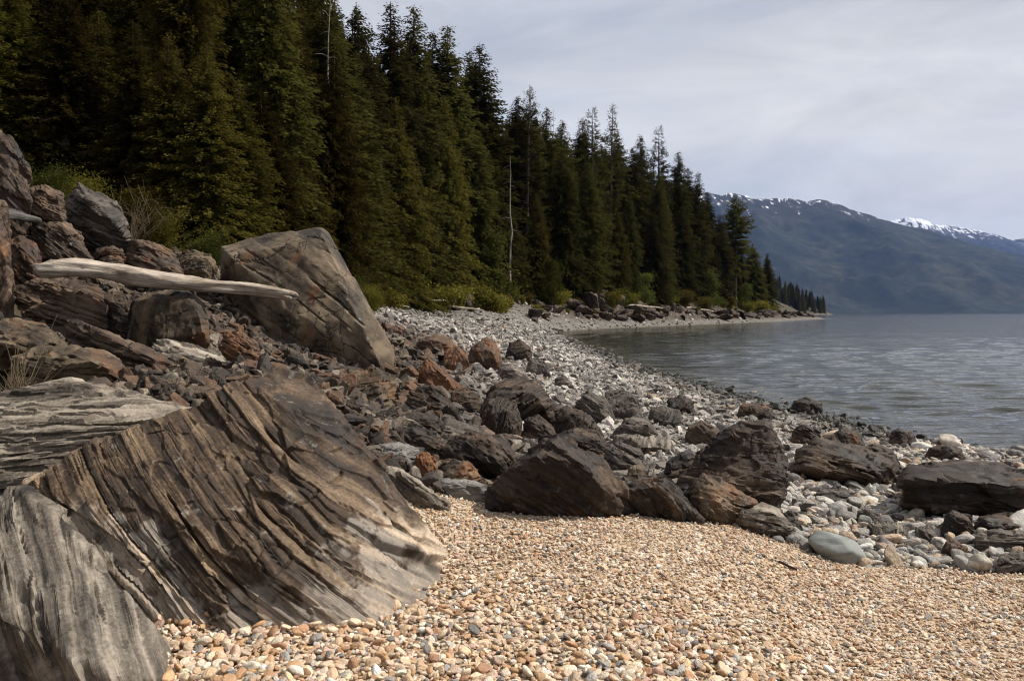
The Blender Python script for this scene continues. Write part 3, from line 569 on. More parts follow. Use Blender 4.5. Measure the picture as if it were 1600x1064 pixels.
# centre
CB = [
 ('black-brown boulder with lit ridge, at the crest of the pebbles', 'dark', [(758,778),(760,761),(789,733),(846,686),(871,679),(889,686),(914,704),(949,726),(985,774),(953,794),(935,808),(874,796),(810,780)], None, -35, 50,
   [(775,752,-.10),(850,708,-.12),(868,690,.0),(905,722,-.20),(945,765,-.16),(820,742,-.16)]),
 ('black blocky boulder touching the pebble crest, right of the ridged one', 'dark', [(978,756),(1002,746),(1037,744),(1060,761),(1089,794),(1113,822),(1049,813),(981,810)], None, -50, 40,
   [(983,764,-.2),(1034,758,-.22),(1052,786,-.25),(1085,806,0.0)]),
 ('large dark pyramid boulder in the middle of the rocky shore', 'dark', [(752,640),(760,615),(785,588),(810,585),(832,590),(852,610),(877,638),(868,658),(800,660)], None, 40, 34, None),
 ('rounded boulder with black shaded side in front of the dark pyramid', 'dark', [(747,672),(750,640),(765,623),(790,620),(806,632),(816,660),(812,680),(775,684)], None, 75, 34, None),
 ('dark boulder with shaded left side, right of the pyramid boulder', 'dark', [(864,676),(866,645),(885,631),(908,638),(930,660),(946,684),(910,692)], None, 55, 30, None),
 ('grey leaning slab with square top beside the pale stones', 'slate', [(896,640),(905,616),(920,610),(945,622),(962,648),(955,664),(920,664)], None, -35, 26, None),
 ('grey block right of the leaning slab', 'slate', [(942,648),(946,612),(970,607),(995,618),(1004,648),(980,656)], None, None, 26, None),
 ('low grey wedge boulder beyond the black blocky one', 'slate', [(953,684),(975,655),(995,647),(1020,660),(1029,682),(1000,692)], None, -15, 26, None),
 ('brown upright boulder behind the flat slabs, centre left', 'dark', [(631,650),(640,612),(660,599),(690,605),(705,628),(718,654),(690,662),(650,660)], None, -30, 28, None),
 ('sharp rust-orange boulder leaning right', 'rust', [(649,608),(655,575),(668,556),(685,570),(703,590),(728,610),(700,618)], None, -50, 28, None),
 ('rusty dark boulder heap topmost in the centre', 'rust', [(728,572),(735,545),(750,527),(768,524),(780,545),(786,572),(755,580)], None, None, 28, None),
 ('flat brown slab left of the sharp shadowed rocks', 'dark', [(606,672),(612,650),(650,642),(685,650),(690,670),(650,680)], None, 5, 24, None),
 ('thin bedded brown slab near the slanting outcrop', 'dark', [(610,703),(615,672),(645,664),(684,676),(688,702),(650,712)], None, -25, 24, None),
 ('dark wedge with flat lit top, centre', 'slate', [(681,690),(684,662),(702,654),(745,668),(762,692),(720,700)], None, -12, 24, None),
 ('broad brown tent-shaped boulder in the centre', 'dark', [(676,735),(682,705),(705,682),(740,676),(785,680),(818,712),(800,740),(720,745)], None, -40, 34, None),
 ('small rough brown boulder with bright top in front of the tent-shaped one', 'tan', [(687,752),(690,730),(710,715),(735,722),(752,745),(750,760),(710,764)], None, 30, 26, None),
 ('low smooth grey slab at the top of the pebbles', 'grey', [(681,762),(686,748),(730,749),(762,758),(760,776),(710,778)], None, 0, 24, None),
 ('grey flat slab at the foot of the slanting outcrop', 'grey', [(585,716),(592,693),(625,690),(656,700),(652,718),(615,724)], None, 5, 24, None),
 ('grey root-like ribbed rock at the right foot of the slanting slab', 'greylayer', [(588,752),(596,730),(625,730),(668,762),(702,786),(680,798),(630,788)], None, -38, 30, None),
 ('small orange-topped block between grey slab and brown boulder', 'rust', [(646,742),(650,712),(668,706),(682,718),(683,742),(660,748)], None, None, 22, None),
 ('narrow dark rock behind the ridged crest boulder', 'dark', [(814,684),(820,655),(840,647),(862,664),(872,684),(840,692)], None, -30, 24, None),
 ('brown bedded boulder showing above the ridged crest boulder', 'dark', [(862,712),(868,680),(900,668),(935,676),(955,700),(962,722),(900,725)], None, -20, 30, None),
 ('grey pitted boulder right of the ridged crest boulder', 'slate', [(942,740),(946,700),(965,690),(1000,700),(1015,735),(985,748)], None, -30, 28, None),
 ('low striped grey ledge among the pale stones', 'greylayer', [(953,702),(960,680),(1000,677),(1048,684),(1052,702),(1000,708)], None, 80, 24, None),
 ('dark bedded boulder tucked behind the tall brown one', 'dark', [(1035,758),(1040,722),(1065,705),(1098,704),(1105,740),(1080,764)], None, 20, 26, None),
 ('square grey stone on the pale stones right of centre', 'slate', [(1010,660),(1014,640),(1036,633),(1062,640),(1066,660),(1035,666)], None, None, 22, None),
 ('dark flat stone high on the stony beach', 'slate', [(821,580),(828,562),(840,558),(858,570),(860,584),(838,588)], None, None, 20, None),
 ('small dark block on the pale stones left of centre', 'slate', [(864,606),(868,590),(880,587),(894,598),(892,610)], None, None, 20, None),
 ('grey rounded rock behind the dark pyramid boulder', 'slate', [(774,592),(780,574),(798,568),(820,578),(826,594),(800,598)], None, None, 22, None),
 ('dark rust boulder left of the topmost heap', 'rust', [(690,572),(695,548),(712,540),(730,552),(734,572),(710,580)], None, None, 22, None),
 ('small dark red rock beside the biggest boulder', 'rust', [(622,600),(626,578),(642,570),(656,582),(655,602),(638,608)], None, None, 22, None),
 ('dark rock between rust boulder and brown upright boulder', 'dark', [(700,640),(706,612),(726,606),(748,618),(752,642),(725,650)], None, None, 24, None),
 # right
 ('tall brown boulder with notched top and bedded upper edge', 'dark', [(1049,760),(1083,718),(1110,690),(1135,667),(1197,657),(1203,684),(1235,724),(1235,742),(1216,792),(1188,802),(1120,806),(1070,790)], None, -10, 50,
   [(1090,735,0),(1145,682,.12),(1192,672,.15),(1225,735,.0),(1205,785,-.12),(1150,760,-.12),(1100,790,-.05)]),
 ('tan bedded rock at the foot of the tall brown boulder', 'tan', [(1081,790),(1083,755),(1098,740),(1150,759),(1184,785),(1150,806),(1131,819),(1085,808)], None, -18, 34, None),
 ('low grey folded rock at the pebble edge', 'greylayer', [(1136,812),(1145,797),(1190,788),(1215,795),(1245,825),(1257,852),(1215,848),(1165,828)], None, -12, 34, None),
 ('smooth blue-grey stone lying at the pebble edge', 'blue', [(1259,842),(1273,825),(1312,833),(1340,844),(1357,870),(1319,880),(1297,873)], None, None, 30, None),
 ('dark grey wedge behind the smooth blue-grey stone', 'slate', [(1216,826),(1222,800),(1236,796),(1252,815),(1256,842),(1240,842)], None, -50, 22, None),
 ('long flat-topped black slab at the right edge near the water', 'dark', [(1408,746),(1421,729),(1455,718),(1556,722),(1640,742),(1660,800),(1600,812),(1540,808),(1470,795),(1413,780)], None, -5, 50,
   [(1415,752,-.06),(1470,748,-.12),(1560,756,-.15),(1640,766,-.1),(1540,800,-.06),(1450,786,-.04)]),
 ('dark humped rock nearest the waterline by the long black slab', 'dark', [(1447,716),(1452,700),(1480,693),(1502,702),(1508,718),(1475,722)], None, None, 24, None),
 ('squared dark rock standing in the shallows', 'dark', [(1389,695),(1392,675),(1405,669),(1425,674),(1433,694),(1410,700)], None, None, 24, None),
 ('knobbly black rock at the waterline right of the tall brown boulder', 'dark', [(1293,702),(1296,680),(1312,667),(1340,672),(1352,695),(1325,708)], None, None, 26, None),
 ('wide rough dark ledge beyond the pale cobbles', 'dark', [(1238,735),(1245,700),(1275,690),(1330,696),(1400,712),(1413,740),(1380,762),(1300,755)], None, -15, 44, None),
 ('low dark ledge rock behind the wide rough ledge', 'dark', [(1330,722),(1338,700),(1365,694),(1395,702),(1402,722),(1365,730)], None, None, 24, None),
 ('flat grey stone among the pale cobbles', 'slate', [(1269,780),(1280,765),(1310,758),(1336,772),(1338,784),(1300,788)], None, 0, 22, None),
 ('dark block below the long black slab', 'dark', [(1468,832),(1474,806),(1490,797),(1512,808),(1524,834),(1495,842)], None, None, 24, None),
 ('low grey slab at the right edge below the long black slab', 'slate', [(1522,852),(1526,834),(1560,827),(1620,830),(1630,855),(1570,864)], None, -5, 24, None),
 ('rounded grey boulder at the right edge by the pebbles', 'slate', [(1553,892),(1558,872),(1580,863),(1620,866),(1625,892),(1590,898)], None, None, 24, None),
 ('dark flat rock at the right edge under the black slab', 'dark', [(1520,824),(1530,808),(1560,802),(1610,806),(1615,826),(1560,832)], None, None, 22, None),
 ('pale ribbed stone among the cobbles near the pebble edge', 'greylayer', [(1352,836),(1358,818),(1385,814),(1420,824),(1424,838),(1385,844)], None, 78, 24, None),
 ('grey-brown stone left of the ribbed cobble stone', 'slate', [(1336,815),(1340,798),(1356,793),(1376,803),(1376,816),(1355,820)], None, None, 20, None),
 ('slate-grey stone between ribbed stone and right-hand grey block', 'slate', [(1425,845),(1432,824),(1450,820),(1464,835),(1462,848),(1442,852)], None, None, 20, None),
 ('brown split stone near the pebbles at right', 'rust', [(1472,862),(1478,846),(1492,843),(1510,856),(1508,868),(1488,872)], None, None, 20, None),
 ('low black rock at the waterline left of the knobbly one', 'dark', [(1236,640),(1240,626),(1262,620),(1284,630),(1286,642),(1260,646)], None, None, 22, None),
 ('brown flat rock touching the water left of the tall brown boulder', 'dark', [(1150,650),(1156,634),(1180,628),(1206,638),(1210,652),(1180,656)], None, None, 22, None),
 ('jagged dark rock behind the notched top of the tall brown boulder', 'dark', [(1236,690),(1240,670),(1258,662),(1282,674),(1286,692),(1260,698)], None, None, 22, None),
 ('small dark rock in the shallows beyond the squared dark rock', 'dark', [(1262,660),(1266,650),(1276,646),(1288,654),(1286,662)], 16.8, None, 18, None),
 ('brown pointed rock between the leaning slab and the notched boulder', 'dark', [(1070,690),(1076,668),(1096,656),(1122,672),(1128,692),(1098,698)], None, None, 22, None),
 ('dark broken rock on the stones above the grey wedge boulder', 'dark', [(1040,640),(1044,624),(1062,616),(1084,628),(1086,642),(1062,646)], None, None, 20, None),
 ('black wedge between the pyramid boulder and the topmost rusty heap', 'dark', [(790,556),(796,536),(812,530),(830,544),(834,558),(810,564)], None, None, 20, None),
 ('long dark rock along the rusty boulders', 'rust', [(650,552),(656,530),(684,522),(712,532),(716,552),(684,558)], None, None, 22, None),
]
for i, (lab, mt, o_, D, ang, n, inner) in enumerate(CB):
    nm = {'tan': 'tan_boulder', 'dark': 'dark_boulder', 'rust': 'rusty_boulder', 'slate': 'slate_boulder', 'grey': 'grey_slab', 'greylayer': 'grey_slab', 'blue': 'blue_grey_stone'}[mt]
    sm = mt == 'blue'
    B(nm, lab, mt, o_, 0.85, D, inner, n=int(n*1.25), ang=ang, sfreq=14, samp=0.003 if sm else 0.016, rough=0.012 if sm else 0.03, seed=300+i, sharp=22 if sm else 420, chunk=0.0 if sm else 0.07, chips=4 if sm else 3, crack=0 if sm else 0.01, sink=0.35)

# ------------------------------------------------------------------ loose stones
def ellip_points(rg, n=16, flat=0.7):
    d = rg.normal(size=(n, 3)); d /= np.linalg.norm(d, axis=1, keepdims=True); return d*np.array([1.0, 0.78, flat])*rg.uniform(0.85, 1.0, (n, 1))
def proto(name, k, n, flat, chips, sharp, rough, mat, samp=0.0):
    rg = np.random.default_rng(k+900)
    me = rock_mesh(name, ellip_points(rg, 22 if sharp < 20 else 9, flat), n, M[mat], k+900, None, 4, samp, rough, chips, sharp, chunk=0.0 if sharp < 20 else 0.05)
    return me
PEB = [proto('pebble', k, 5, random.uniform(0.45, 0.75), 4, 7, 0.02, 'pebble') for k in range(8)]
COB = [proto('cobble', k+20, 8, random.uniform(0.5, 0.8), 6, 14, 0.03, 'cobble') for k in range(6)]
ANG = [proto('beach_stone', k+40, 12, random.uniform(0.45, 0.8), 2, 160, 0.03, 'cobble', 0.03) for k in range(12)]
for me in ANG: sharp_edges(me, 35)

def ordinal(n):
    ones = ['', 'first', 'second', 'third', 'fourth', 'fifth', 'sixth', 'seventh', 'eighth', 'ninth', 'tenth', 'eleventh', 'twelfth', 'thirteenth', 'fourteenth', 'fifteenth', 'sixteenth', 'seventeenth', 'eighteenth', 'nineteenth']
    if n < 20: return ones[n]
    t, o_ = divmod(n, 10); return ['', '', 'twent', 'thirt', 'fort', 'fift', 'sixt', 'sevent', 'eight', 'ninet'][t]+('ieth' if o_ == 0 else 'y-'+ones[o_])
STOPS = [' at ', ' with ', ' behind', ' in ', ' lying', ' among', ' between', ' right', ' left', ' beside', ' near', ' under', ' above', ' propped', ' leaning', ' standing', ' below', ' touching', ' beyond', ' directly', ' just', ' showing', ' tucked', ' on ', ' high', ',', ' topmost', ' slanting', ' wedged', ' against', ' of ']
def shorten(l):
    for t in STOPS:
        k = l.find(t)
        if k > 8: l = l[:k]
    return l
def anchors():
    L_ = {}
    for o in list(COL.objects):
        if o.type == 'MESH' and o.parent is None and o.get('category') in ('boulder', 'rock') and not o.get('group'):
            c = np.mean([np.array(o.matrix_basis @ Vector(b)) for b in o.bound_box], 0); u, v = to_px(c); L_.setdefault(shorten(o['label']), []).append((float(u), float(v)))
    return [(k, *v[0]) for k, v in L_.items() if len(v) == 1 and 2 <= len(k.split()) <= 7]
def colour_word(t):
    l = float(np.mean(t)); w = t[0]/max(t[2], .01)
    if l < 0.11: return 'dark'
    if w > 1.75: return 'brown' if l < 0.3 else 'tan'
    return 'pale' if l > 0.42 else 'grey'
RANK = ['largest', 'second-largest', 'third-largest', 'fourth-largest', 'fifth-largest', 'sixth-largest', 'seventh-largest', 'eighth-largest']
def place_labels(items, noun, rest):
    """items: (object, u, v, apparent size, colour word)"""
    an = anchors(); b = {}
    for it in items:
        _, u, v, a, c = it; k = min(an, key=lambda q: (q[1]-u)**2+((q[2]-v)*1.6)**2); du, dv = u-k[1], v-k[2]
        d = ('right of' if du > 0 else 'left of') if abs(du) > abs(dv)*1.4 else ('in front of' if dv > 0 else 'behind'); b.setdefault((c, d, k[0]), []).append(it)
    for (c, d, k), l in b.items():
        for i, it in enumerate(sorted(l, key=lambda q: -q[3])):
            it[0]['label'] = f"{RANK[0] if i == 0 else ordinal(i+1)+'-largest'} {c} {noun} {d} the {k}"
def gn_scatter(name, meshes, P, S, Rz, T, idx):
    me = bpy.data.meshes.new(name); me.vertices.add(len(P)); me.vertices.foreach_set('co', np.asarray(P, np.float32).ravel())
    attr(me, 'scl', S, 'FLOAT_VECTOR'); attr(me, 'rot', Rz, 'FLOAT_VECTOR'); attr(me, 'idx', idx)
    attr(me, 'tint', np.column_stack([T, np.ones(len(T))]), 'FLOAT_COLOR')
    o = obj(name, me); g = bpy.data.node_groups.new(name, 'GeometryNodeTree')
    g.interface.new_socket('Geometry', in_out='INPUT', socket_type='NodeSocketGeometry'); g.interface.new_socket('Geometry', in_out='OUTPUT', socket_type='NodeSocketGeometry')
    N = g.nodes.new; gi, go = N('NodeGroupInput'), N('NodeGroupOutput'); mp_ = N('GeometryNodeMeshToPoints'); ins = N('GeometryNodeInstanceOnPoints'); jn = N('GeometryNodeJoinGeometry')
    for k in reversed(range(len(meshes))):
        po = bpy.data.objects.new(name+'_source', meshes[k]); oi = N('GeometryNodeObjectInfo'); oi.inputs['Object'].default_value = po; oi.inputs['As Instance'].default_value = True
        g.links.new(oi.outputs['Geometry'], jn.inputs[0])
    def na(nm, t):
        n = N('GeometryNodeInputNamedAttribute'); n.data_type = t; n.inputs[0].default_value = nm; return n.outputs[0]
    g.links.new(gi.outputs[0], mp_.inputs[0]); g.links.new(mp_.outputs[0], ins.inputs['Points']); g.links.new(jn.outputs[0], ins.inputs['Instance'])
    ins.inputs['Pick Instance'].default_value = True
    fi = N('FunctionNodeFloatToInt'); g.links.new(na('idx', 'FLOAT'), fi.inputs[0]); g.links.new(fi.outputs[0], ins.inputs['Instance Index'])
    e2r = N('FunctionNodeEulerToRotation'); g.links.new(na('rot', 'FLOAT_VECTOR'), e2r.inputs[0]); g.links.new(e2r.outputs[0], ins.inputs['Rotation'])
    g.links.new(na('scl', 'FLOAT_VECTOR'), ins.inputs['Scale']); g.links.new(ins.outputs[0], go.inputs[0])
    md = o.modifiers.new('scatter', 'NODES'); md.node_group = g; return o
def scatter(stuff_name, one_name, meshes, X, Y, size, tint, stuff_label, one_label, cat, group, tilt=0.35, lift=0.3, nbig=300, flat=None):
    n = len(X); Z = terr(X, Y); rg = np.random.default_rng(n)
    S = size[:, None]*np.column_stack([rg.uniform(0.9, 1.3, n), rg.uniform(0.85, 1.1, n), rg.uniform(0.75, 1.1, n)])
    P = np.column_stack([X, Y, Z+size*rg.uniform(lift-0.3, lift+0.25, n)]); E = np.column_stack([rg.normal(0, tilt, n), rg.normal(0, tilt, n), rg.uniform(0, 6.28, n)])
    idx = rg.integers(0, len(meshes), n)
    u, v = to_px(P); vis = (u > 0) & (u < W0) & (v > 0) & (v < H0)
    dist = np.hypot(X, Y); app = np.where(vis, size/dist, 0); order = np.argsort(-app); big = order[:nbig]; rest = order[nbig:]
    o = gn_scatter(stuff_name, meshes, P[rest], S[rest], E[rest], tint[rest], idx[rest]); tag(o, stuff_label, cat, None, 'stuff')
    lab_items = []
    for i in big:
        q = obj(one_name, meshes[idx[i]], None, P[i]); q.scale = S[i]; q.rotation_euler = E[i]; q['tint'] = [float(c) for c in tint[i]]
        tag(q, one_label, cat, group); lab_items.append((q, float(u[i]), float(v[i]), float(app[i]), colour_word(tint[i])))
    place_labels(lab_items, one_name.replace('_', ' '), one_label)
def rock_free(X, Y, m=0.75):
    keep = np.ones(len(X), bool)
    for (x, y, a, b) in ROCKS[3:]: keep &= ((X-x)/(a*m))**2+((Y-y)/(b*m))**2 > 1
    return keep
def palette(n, cols, w, rg, var=0.16):
    cols = np.array(cols); w = np.array(w, float); k = rg.choice(len(cols), n, p=w/w.sum()); c = cols[k]*rg.normal(1, var, (n, 1)); return np.clip(c*rg.normal(1, 0.014, (n, 3)), 0.01, 0.75)

# pebbles
rg = np.random.default_rng(5); n0 = 105000
X = rg.uniform(-2.6, 5.4, n0); Y = rg.uniform(1.6, 6.9, n0)
k = (dist_poly(X, Y, GRAVEL) > -0.12) & rock_free(X, Y, 0.6) & (np.abs(X) < 0.78*Y+0.5); X, Y = X[k], Y[k]
patch = fbm(np.stack([X*1.2, Y*1.2, 0*X], 1), 3, 8); near = smooth(4.6, 3.4, Y+0.35*X)
size = np.minimum(np.exp(rg.normal(0, 0.4, len(X))), 2.4)*(0.0115+0.0100*near+0.0035*patch)
PC = [(0.56,0.40,0.255),(0.62,0.48,0.34),(0.65,0.56,0.44),(0.46,0.275,0.145),(0.36,0.20,0.11),(0.20,0.18,0.165),(0.33,0.30,0.27),(0.58,0.40,0.30),(0.70,0.67,0.61)]
tint = palette(len(X), PC, [6.5,6,3.4,3.6,1.7,1.4,1.7,3.4,1.1], rg)
scatter('pebble_bed', 'pebble', PEB, X, Y, size, tint, 'bed of small tan, cream and grey pebbles', 'larger rounded pebble lying on top of the pebble beach', 'pebble', 'larger pebbles on the pebble beach', 0.4, 0.35)
# pale cobbles at right, between pebbles and water
CX = px_poly_world([(1120,815),(1230,740),(1240,700),(1440,690),(1650,715),(1700,800),(1650,900),(1470,890),(1345,884),(1260,860)])
X = rg.uniform(0, 12, 60000); Y = rg.uniform(5, 16, 60000); k = in_poly(X, Y, CX) & rock_free(X, Y, 0.7); X, Y = X[k][:9000], Y[k][:9000]
size = np.exp(rg.normal(0, 0.5, len(X)))*0.038
CC = [(0.55,0.49,0.41),(0.48,0.36,0.25),(0.36,0.34,0.31),(0.24,0.22,0.205),(0.65,0.62,0.56),(0.30,0.22,0.16),(0.15,0.13,0.12)]
tint = palette(len(X), CC, [3.6,2.4,4.5,4.5,1.3,2,3], rg)*0.88
scatter('cobble_bed', 'cobble', COB, X, Y, size, tint, 'pale rounded cobbles between the pebbles and the water', 'larger pale cobble among the stones between pebbles and water', 'cobble', 'larger cobbles between pebbles and water', 0.4, 0.3)
# grey stones up the beach: density falls off with distance as the stones shrink on screen
def stones_xy(n, ymax, rgx, seed):
    rg = np.random.default_rng(seed); Y = np.exp(rg.uniform(math.log(7.0), math.log(ymax), n)); X = rg.uniform(-0.36, 0.62, n)*Y
    d = shore_dist(X, Y); k = (d > -1.2*np.minimum(1, 14/Y)-0.2) & (d < veg_d(Y)+0.5) & (dist_poly(X, Y, GRAVEL) < -0.15); return X[k], Y[k]
X, Y = stones_xy(56000, 190, None, 6); k = rock_free(X, Y, 0.75); X, Y = X[k], Y[k]; n = len(X)
size = np.minimum(np.exp(rg.normal(0, 0.5, n)), 2.6)*(0.040+0.0016*np.minimum(Y, 110))
d = shore_dist(X, Y); GC = [(0.28,0.255,0.228),(0.38,0.352,0.318),(0.185,0.168,0.15),(0.095,0.082,0.07),(0.50,0.46,0.405),(0.25,0.185,0.13)]
tint = palette(n, GC, [5,4.5,3.5,1.6,2.2,1.2], rg)
wet = smooth(1.9, 0.5, d)[:, None]; tint = tint*(1-0.72*wet)
lefty = (smooth(6.5, 9.0, d)*smooth(34, 18, Y))[:, None]; tint = tint*(1-lefty)+lefty*palette(n, [(0.055,0.038,0.026),(0.10,0.052,0.028),(0.12,0.095,0.07),(0.03,0.022,0.017)], [4,2,2,3], rg)
size = size*(1+0.9*lefty[:, 0])
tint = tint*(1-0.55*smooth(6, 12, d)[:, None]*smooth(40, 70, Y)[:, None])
scatter('stone_bed', 'beach_stone', ANG, X, Y, size, tint, 'grey angular stones covering the beach along the cove', 'angular grey or brown stone lying loose on the stony beach', 'stone', 'larger loose stones on the stony beach', 0.4, 0.15)

# brown rubble between the boulders of the left bank
X = rg.uniform(-0.80, 0.02, 16000); Y = np.exp(rg.uniform(math.log(4.6), math.log(24), 16000)); X = X*Y
k = (dist_poly(X, Y, GRAVEL) < -0.05) & (shore_dist(X, Y) > 8.6) & (shore_dist(X, Y) < veg_d(Y)+0.3) & rock_free(X, Y, 0.9); X, Y = X[k], Y[k]; n = len(X)
size = np.minimum(np.exp(rg.normal(0, 0.6, n))*(0.03+0.005*Y), 0.17); tint = palette(n, [(0.06,0.041,0.028),(0.10,0.055,0.03),(0.13,0.10,0.072),(0.03,0.022,0.017),(0.19,0.16,0.125)], [4,1.8,2.6,4,0.9], rg)
scatter('rubble_bed', 'rubble_stone', ANG, X, Y, size, tint, 'brown broken rubble between the boulders of the left bank', 'brown rubble stone between the boulders', 'stone', 'larger rubble stones on the left bank', 0.6, 0.2, 200)

# ------------------------------------------------------------------ trees
def leaf_material(name, dark, mid, tip, trans=0.25):
    m = NT(name); oi = m.n('ShaderNodeObjectInfo'); g = m.n('ShaderNodeNewGeometry').outputs['Position']
    n1 = m.noise(g, 0.35, 4, 0.6); n2 = m.noise(g, 3.0, 3, 0.7)
    f = m.mix(0.5, n1, n2); f = m.mix(0.3, f, oi.outputs['Random'])
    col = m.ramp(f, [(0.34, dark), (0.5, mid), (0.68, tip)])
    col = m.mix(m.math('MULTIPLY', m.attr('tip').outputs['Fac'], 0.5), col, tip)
    hsv = m.n('ShaderNodeHueSaturation'); m.l(col, hsv.inputs['Color'])
    m.val(hsv.inputs['Hue'], m.math('ADD', m.math('MULTIPLY', oi.outputs['Random'], 0.05), 0.489)); m.val(hsv.inputs['Value'], m.math('ADD', m.math('MULTIPLY', m.math('FRACT', m.math('MULTIPLY', oi.outputs['Random'], 7.3)), 0.65), 0.62))
    d = m.n('ShaderNodeBsdfDiffuse'); t = m.n('ShaderNodeBsdfTranslucent'); ms = m.n('ShaderNodeMixShader'); ms.inputs[0].default_value = trans
    m.l(hsv.outputs[0], d.inputs[0]); m.l(hsv.outputs[0], t.inputs[0]); m.l(d.outputs[0], ms.inputs[1]); m.l(t.outputs[0], ms.inputs[2]); m.l(ms.outputs[0], m.out.inputs[0])
    return m.m
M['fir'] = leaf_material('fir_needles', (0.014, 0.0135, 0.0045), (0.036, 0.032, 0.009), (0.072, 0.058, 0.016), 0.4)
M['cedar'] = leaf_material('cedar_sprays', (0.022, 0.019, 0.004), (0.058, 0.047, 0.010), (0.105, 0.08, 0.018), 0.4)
M['green'] = leaf_material('spring_leaves', (0.02, 0.022, 0.005), (0.052, 0.053, 0.012), (0.11, 0.105, 0.024), 0.35)
M['green2'] = leaf_material('dull_leaves', (0.016, 0.02, 0.004), (0.042, 0.046, 0.010), (0.085, 0.082, 0.02), 0.3)
M['shrub'] = leaf_material('shrub_leaves', (0.035, 0.032, 0.006), (0.105, 0.088, 0.017), (0.22, 0.17, 0.036), 0.35)
def bark_material(name, a, b):
    m = NT(name); tcn = m.n('ShaderNodeTexCoord').outputs['Object']; n = m.noise(m.mapping(tcn, (6, 6, 1.2)), 1.0, 5, 0.65, 0.3)
    m.bsdf(m.ramp(n, [(0.35, a), (0.65, b)]), 0.9, m.bump(n, 0.7, 0.03), 0.2); return m.m
M['bark'] = bark_material('tree_bark', (0.022, 0.016, 0.011), (0.085, 0.06, 0.042))
M['straw'] = bark_material('dry_twigs', (0.06, 0.045, 0.025), (0.15, 0.11, 0.065))
M['deadwood'] = bark_material('dead_bark', (0.12, 0.10, 0.085), (0.28, 0.25, 0.22))

def tube_arrays(path, rad, k=7):
    path = np.asarray(path, float); V, F = [], []; n = len(path)
    for i in range(n):
        t = path[min(i+1, n-1)]-path[max(i-1, 0)]; t /= np.linalg.norm(t)+1e-9
        a = np.cross(t, [0.31, 0.85, 0.42]); a /= np.linalg.norm(a)+1e-9; b = np.cross(t, a)
        for j in range(k):
            w = 2*math.pi*j/k; V.append(path[i]+rad[i]*(math.cos(w)*a+math.sin(w)*b))
    for i in range(n-1):
        for j in range(k): F.append((i*k+j, i*k+(j+1) % k, (i+1)*k+(j+1) % k, (i+1)*k+j))
    return V, F
class Acc:
    def __init__(s): s.V, s.F, s.n = [], [], 0
    def add(s, V, F):
        V = np.asarray(V, float); s.V.append(V); s.F.append(np.asarray(F, int)+s.n); s.n += len(V)
    def tube(s, path, rad, k=5): s.add(*tube_arrays(path, rad, k))
    def mesh(s, name, mat, sm=True): return mesh_np(name, np.vstack(s.V), np.vstack(s.F), mat, sm)
def diamonds(p, d, w, l, wd):
    n = len(p); V = np.empty((n, 4, 3)); V[:, 0] = p; V[:, 1] = p+d*(l*0.45)[:, None]+w*wd[:, None]; V[:, 2] = p+d*l[:, None]; V[:, 3] = p+d*(l*0.45)[:, None]-w*wd[:, None]
    return V.reshape(-1, 3), np.arange(4*n).reshape(n, 4)
def unit(a): return a/np.maximum(np.linalg.norm(a, axis=-1, keepdims=True), 1e-9)
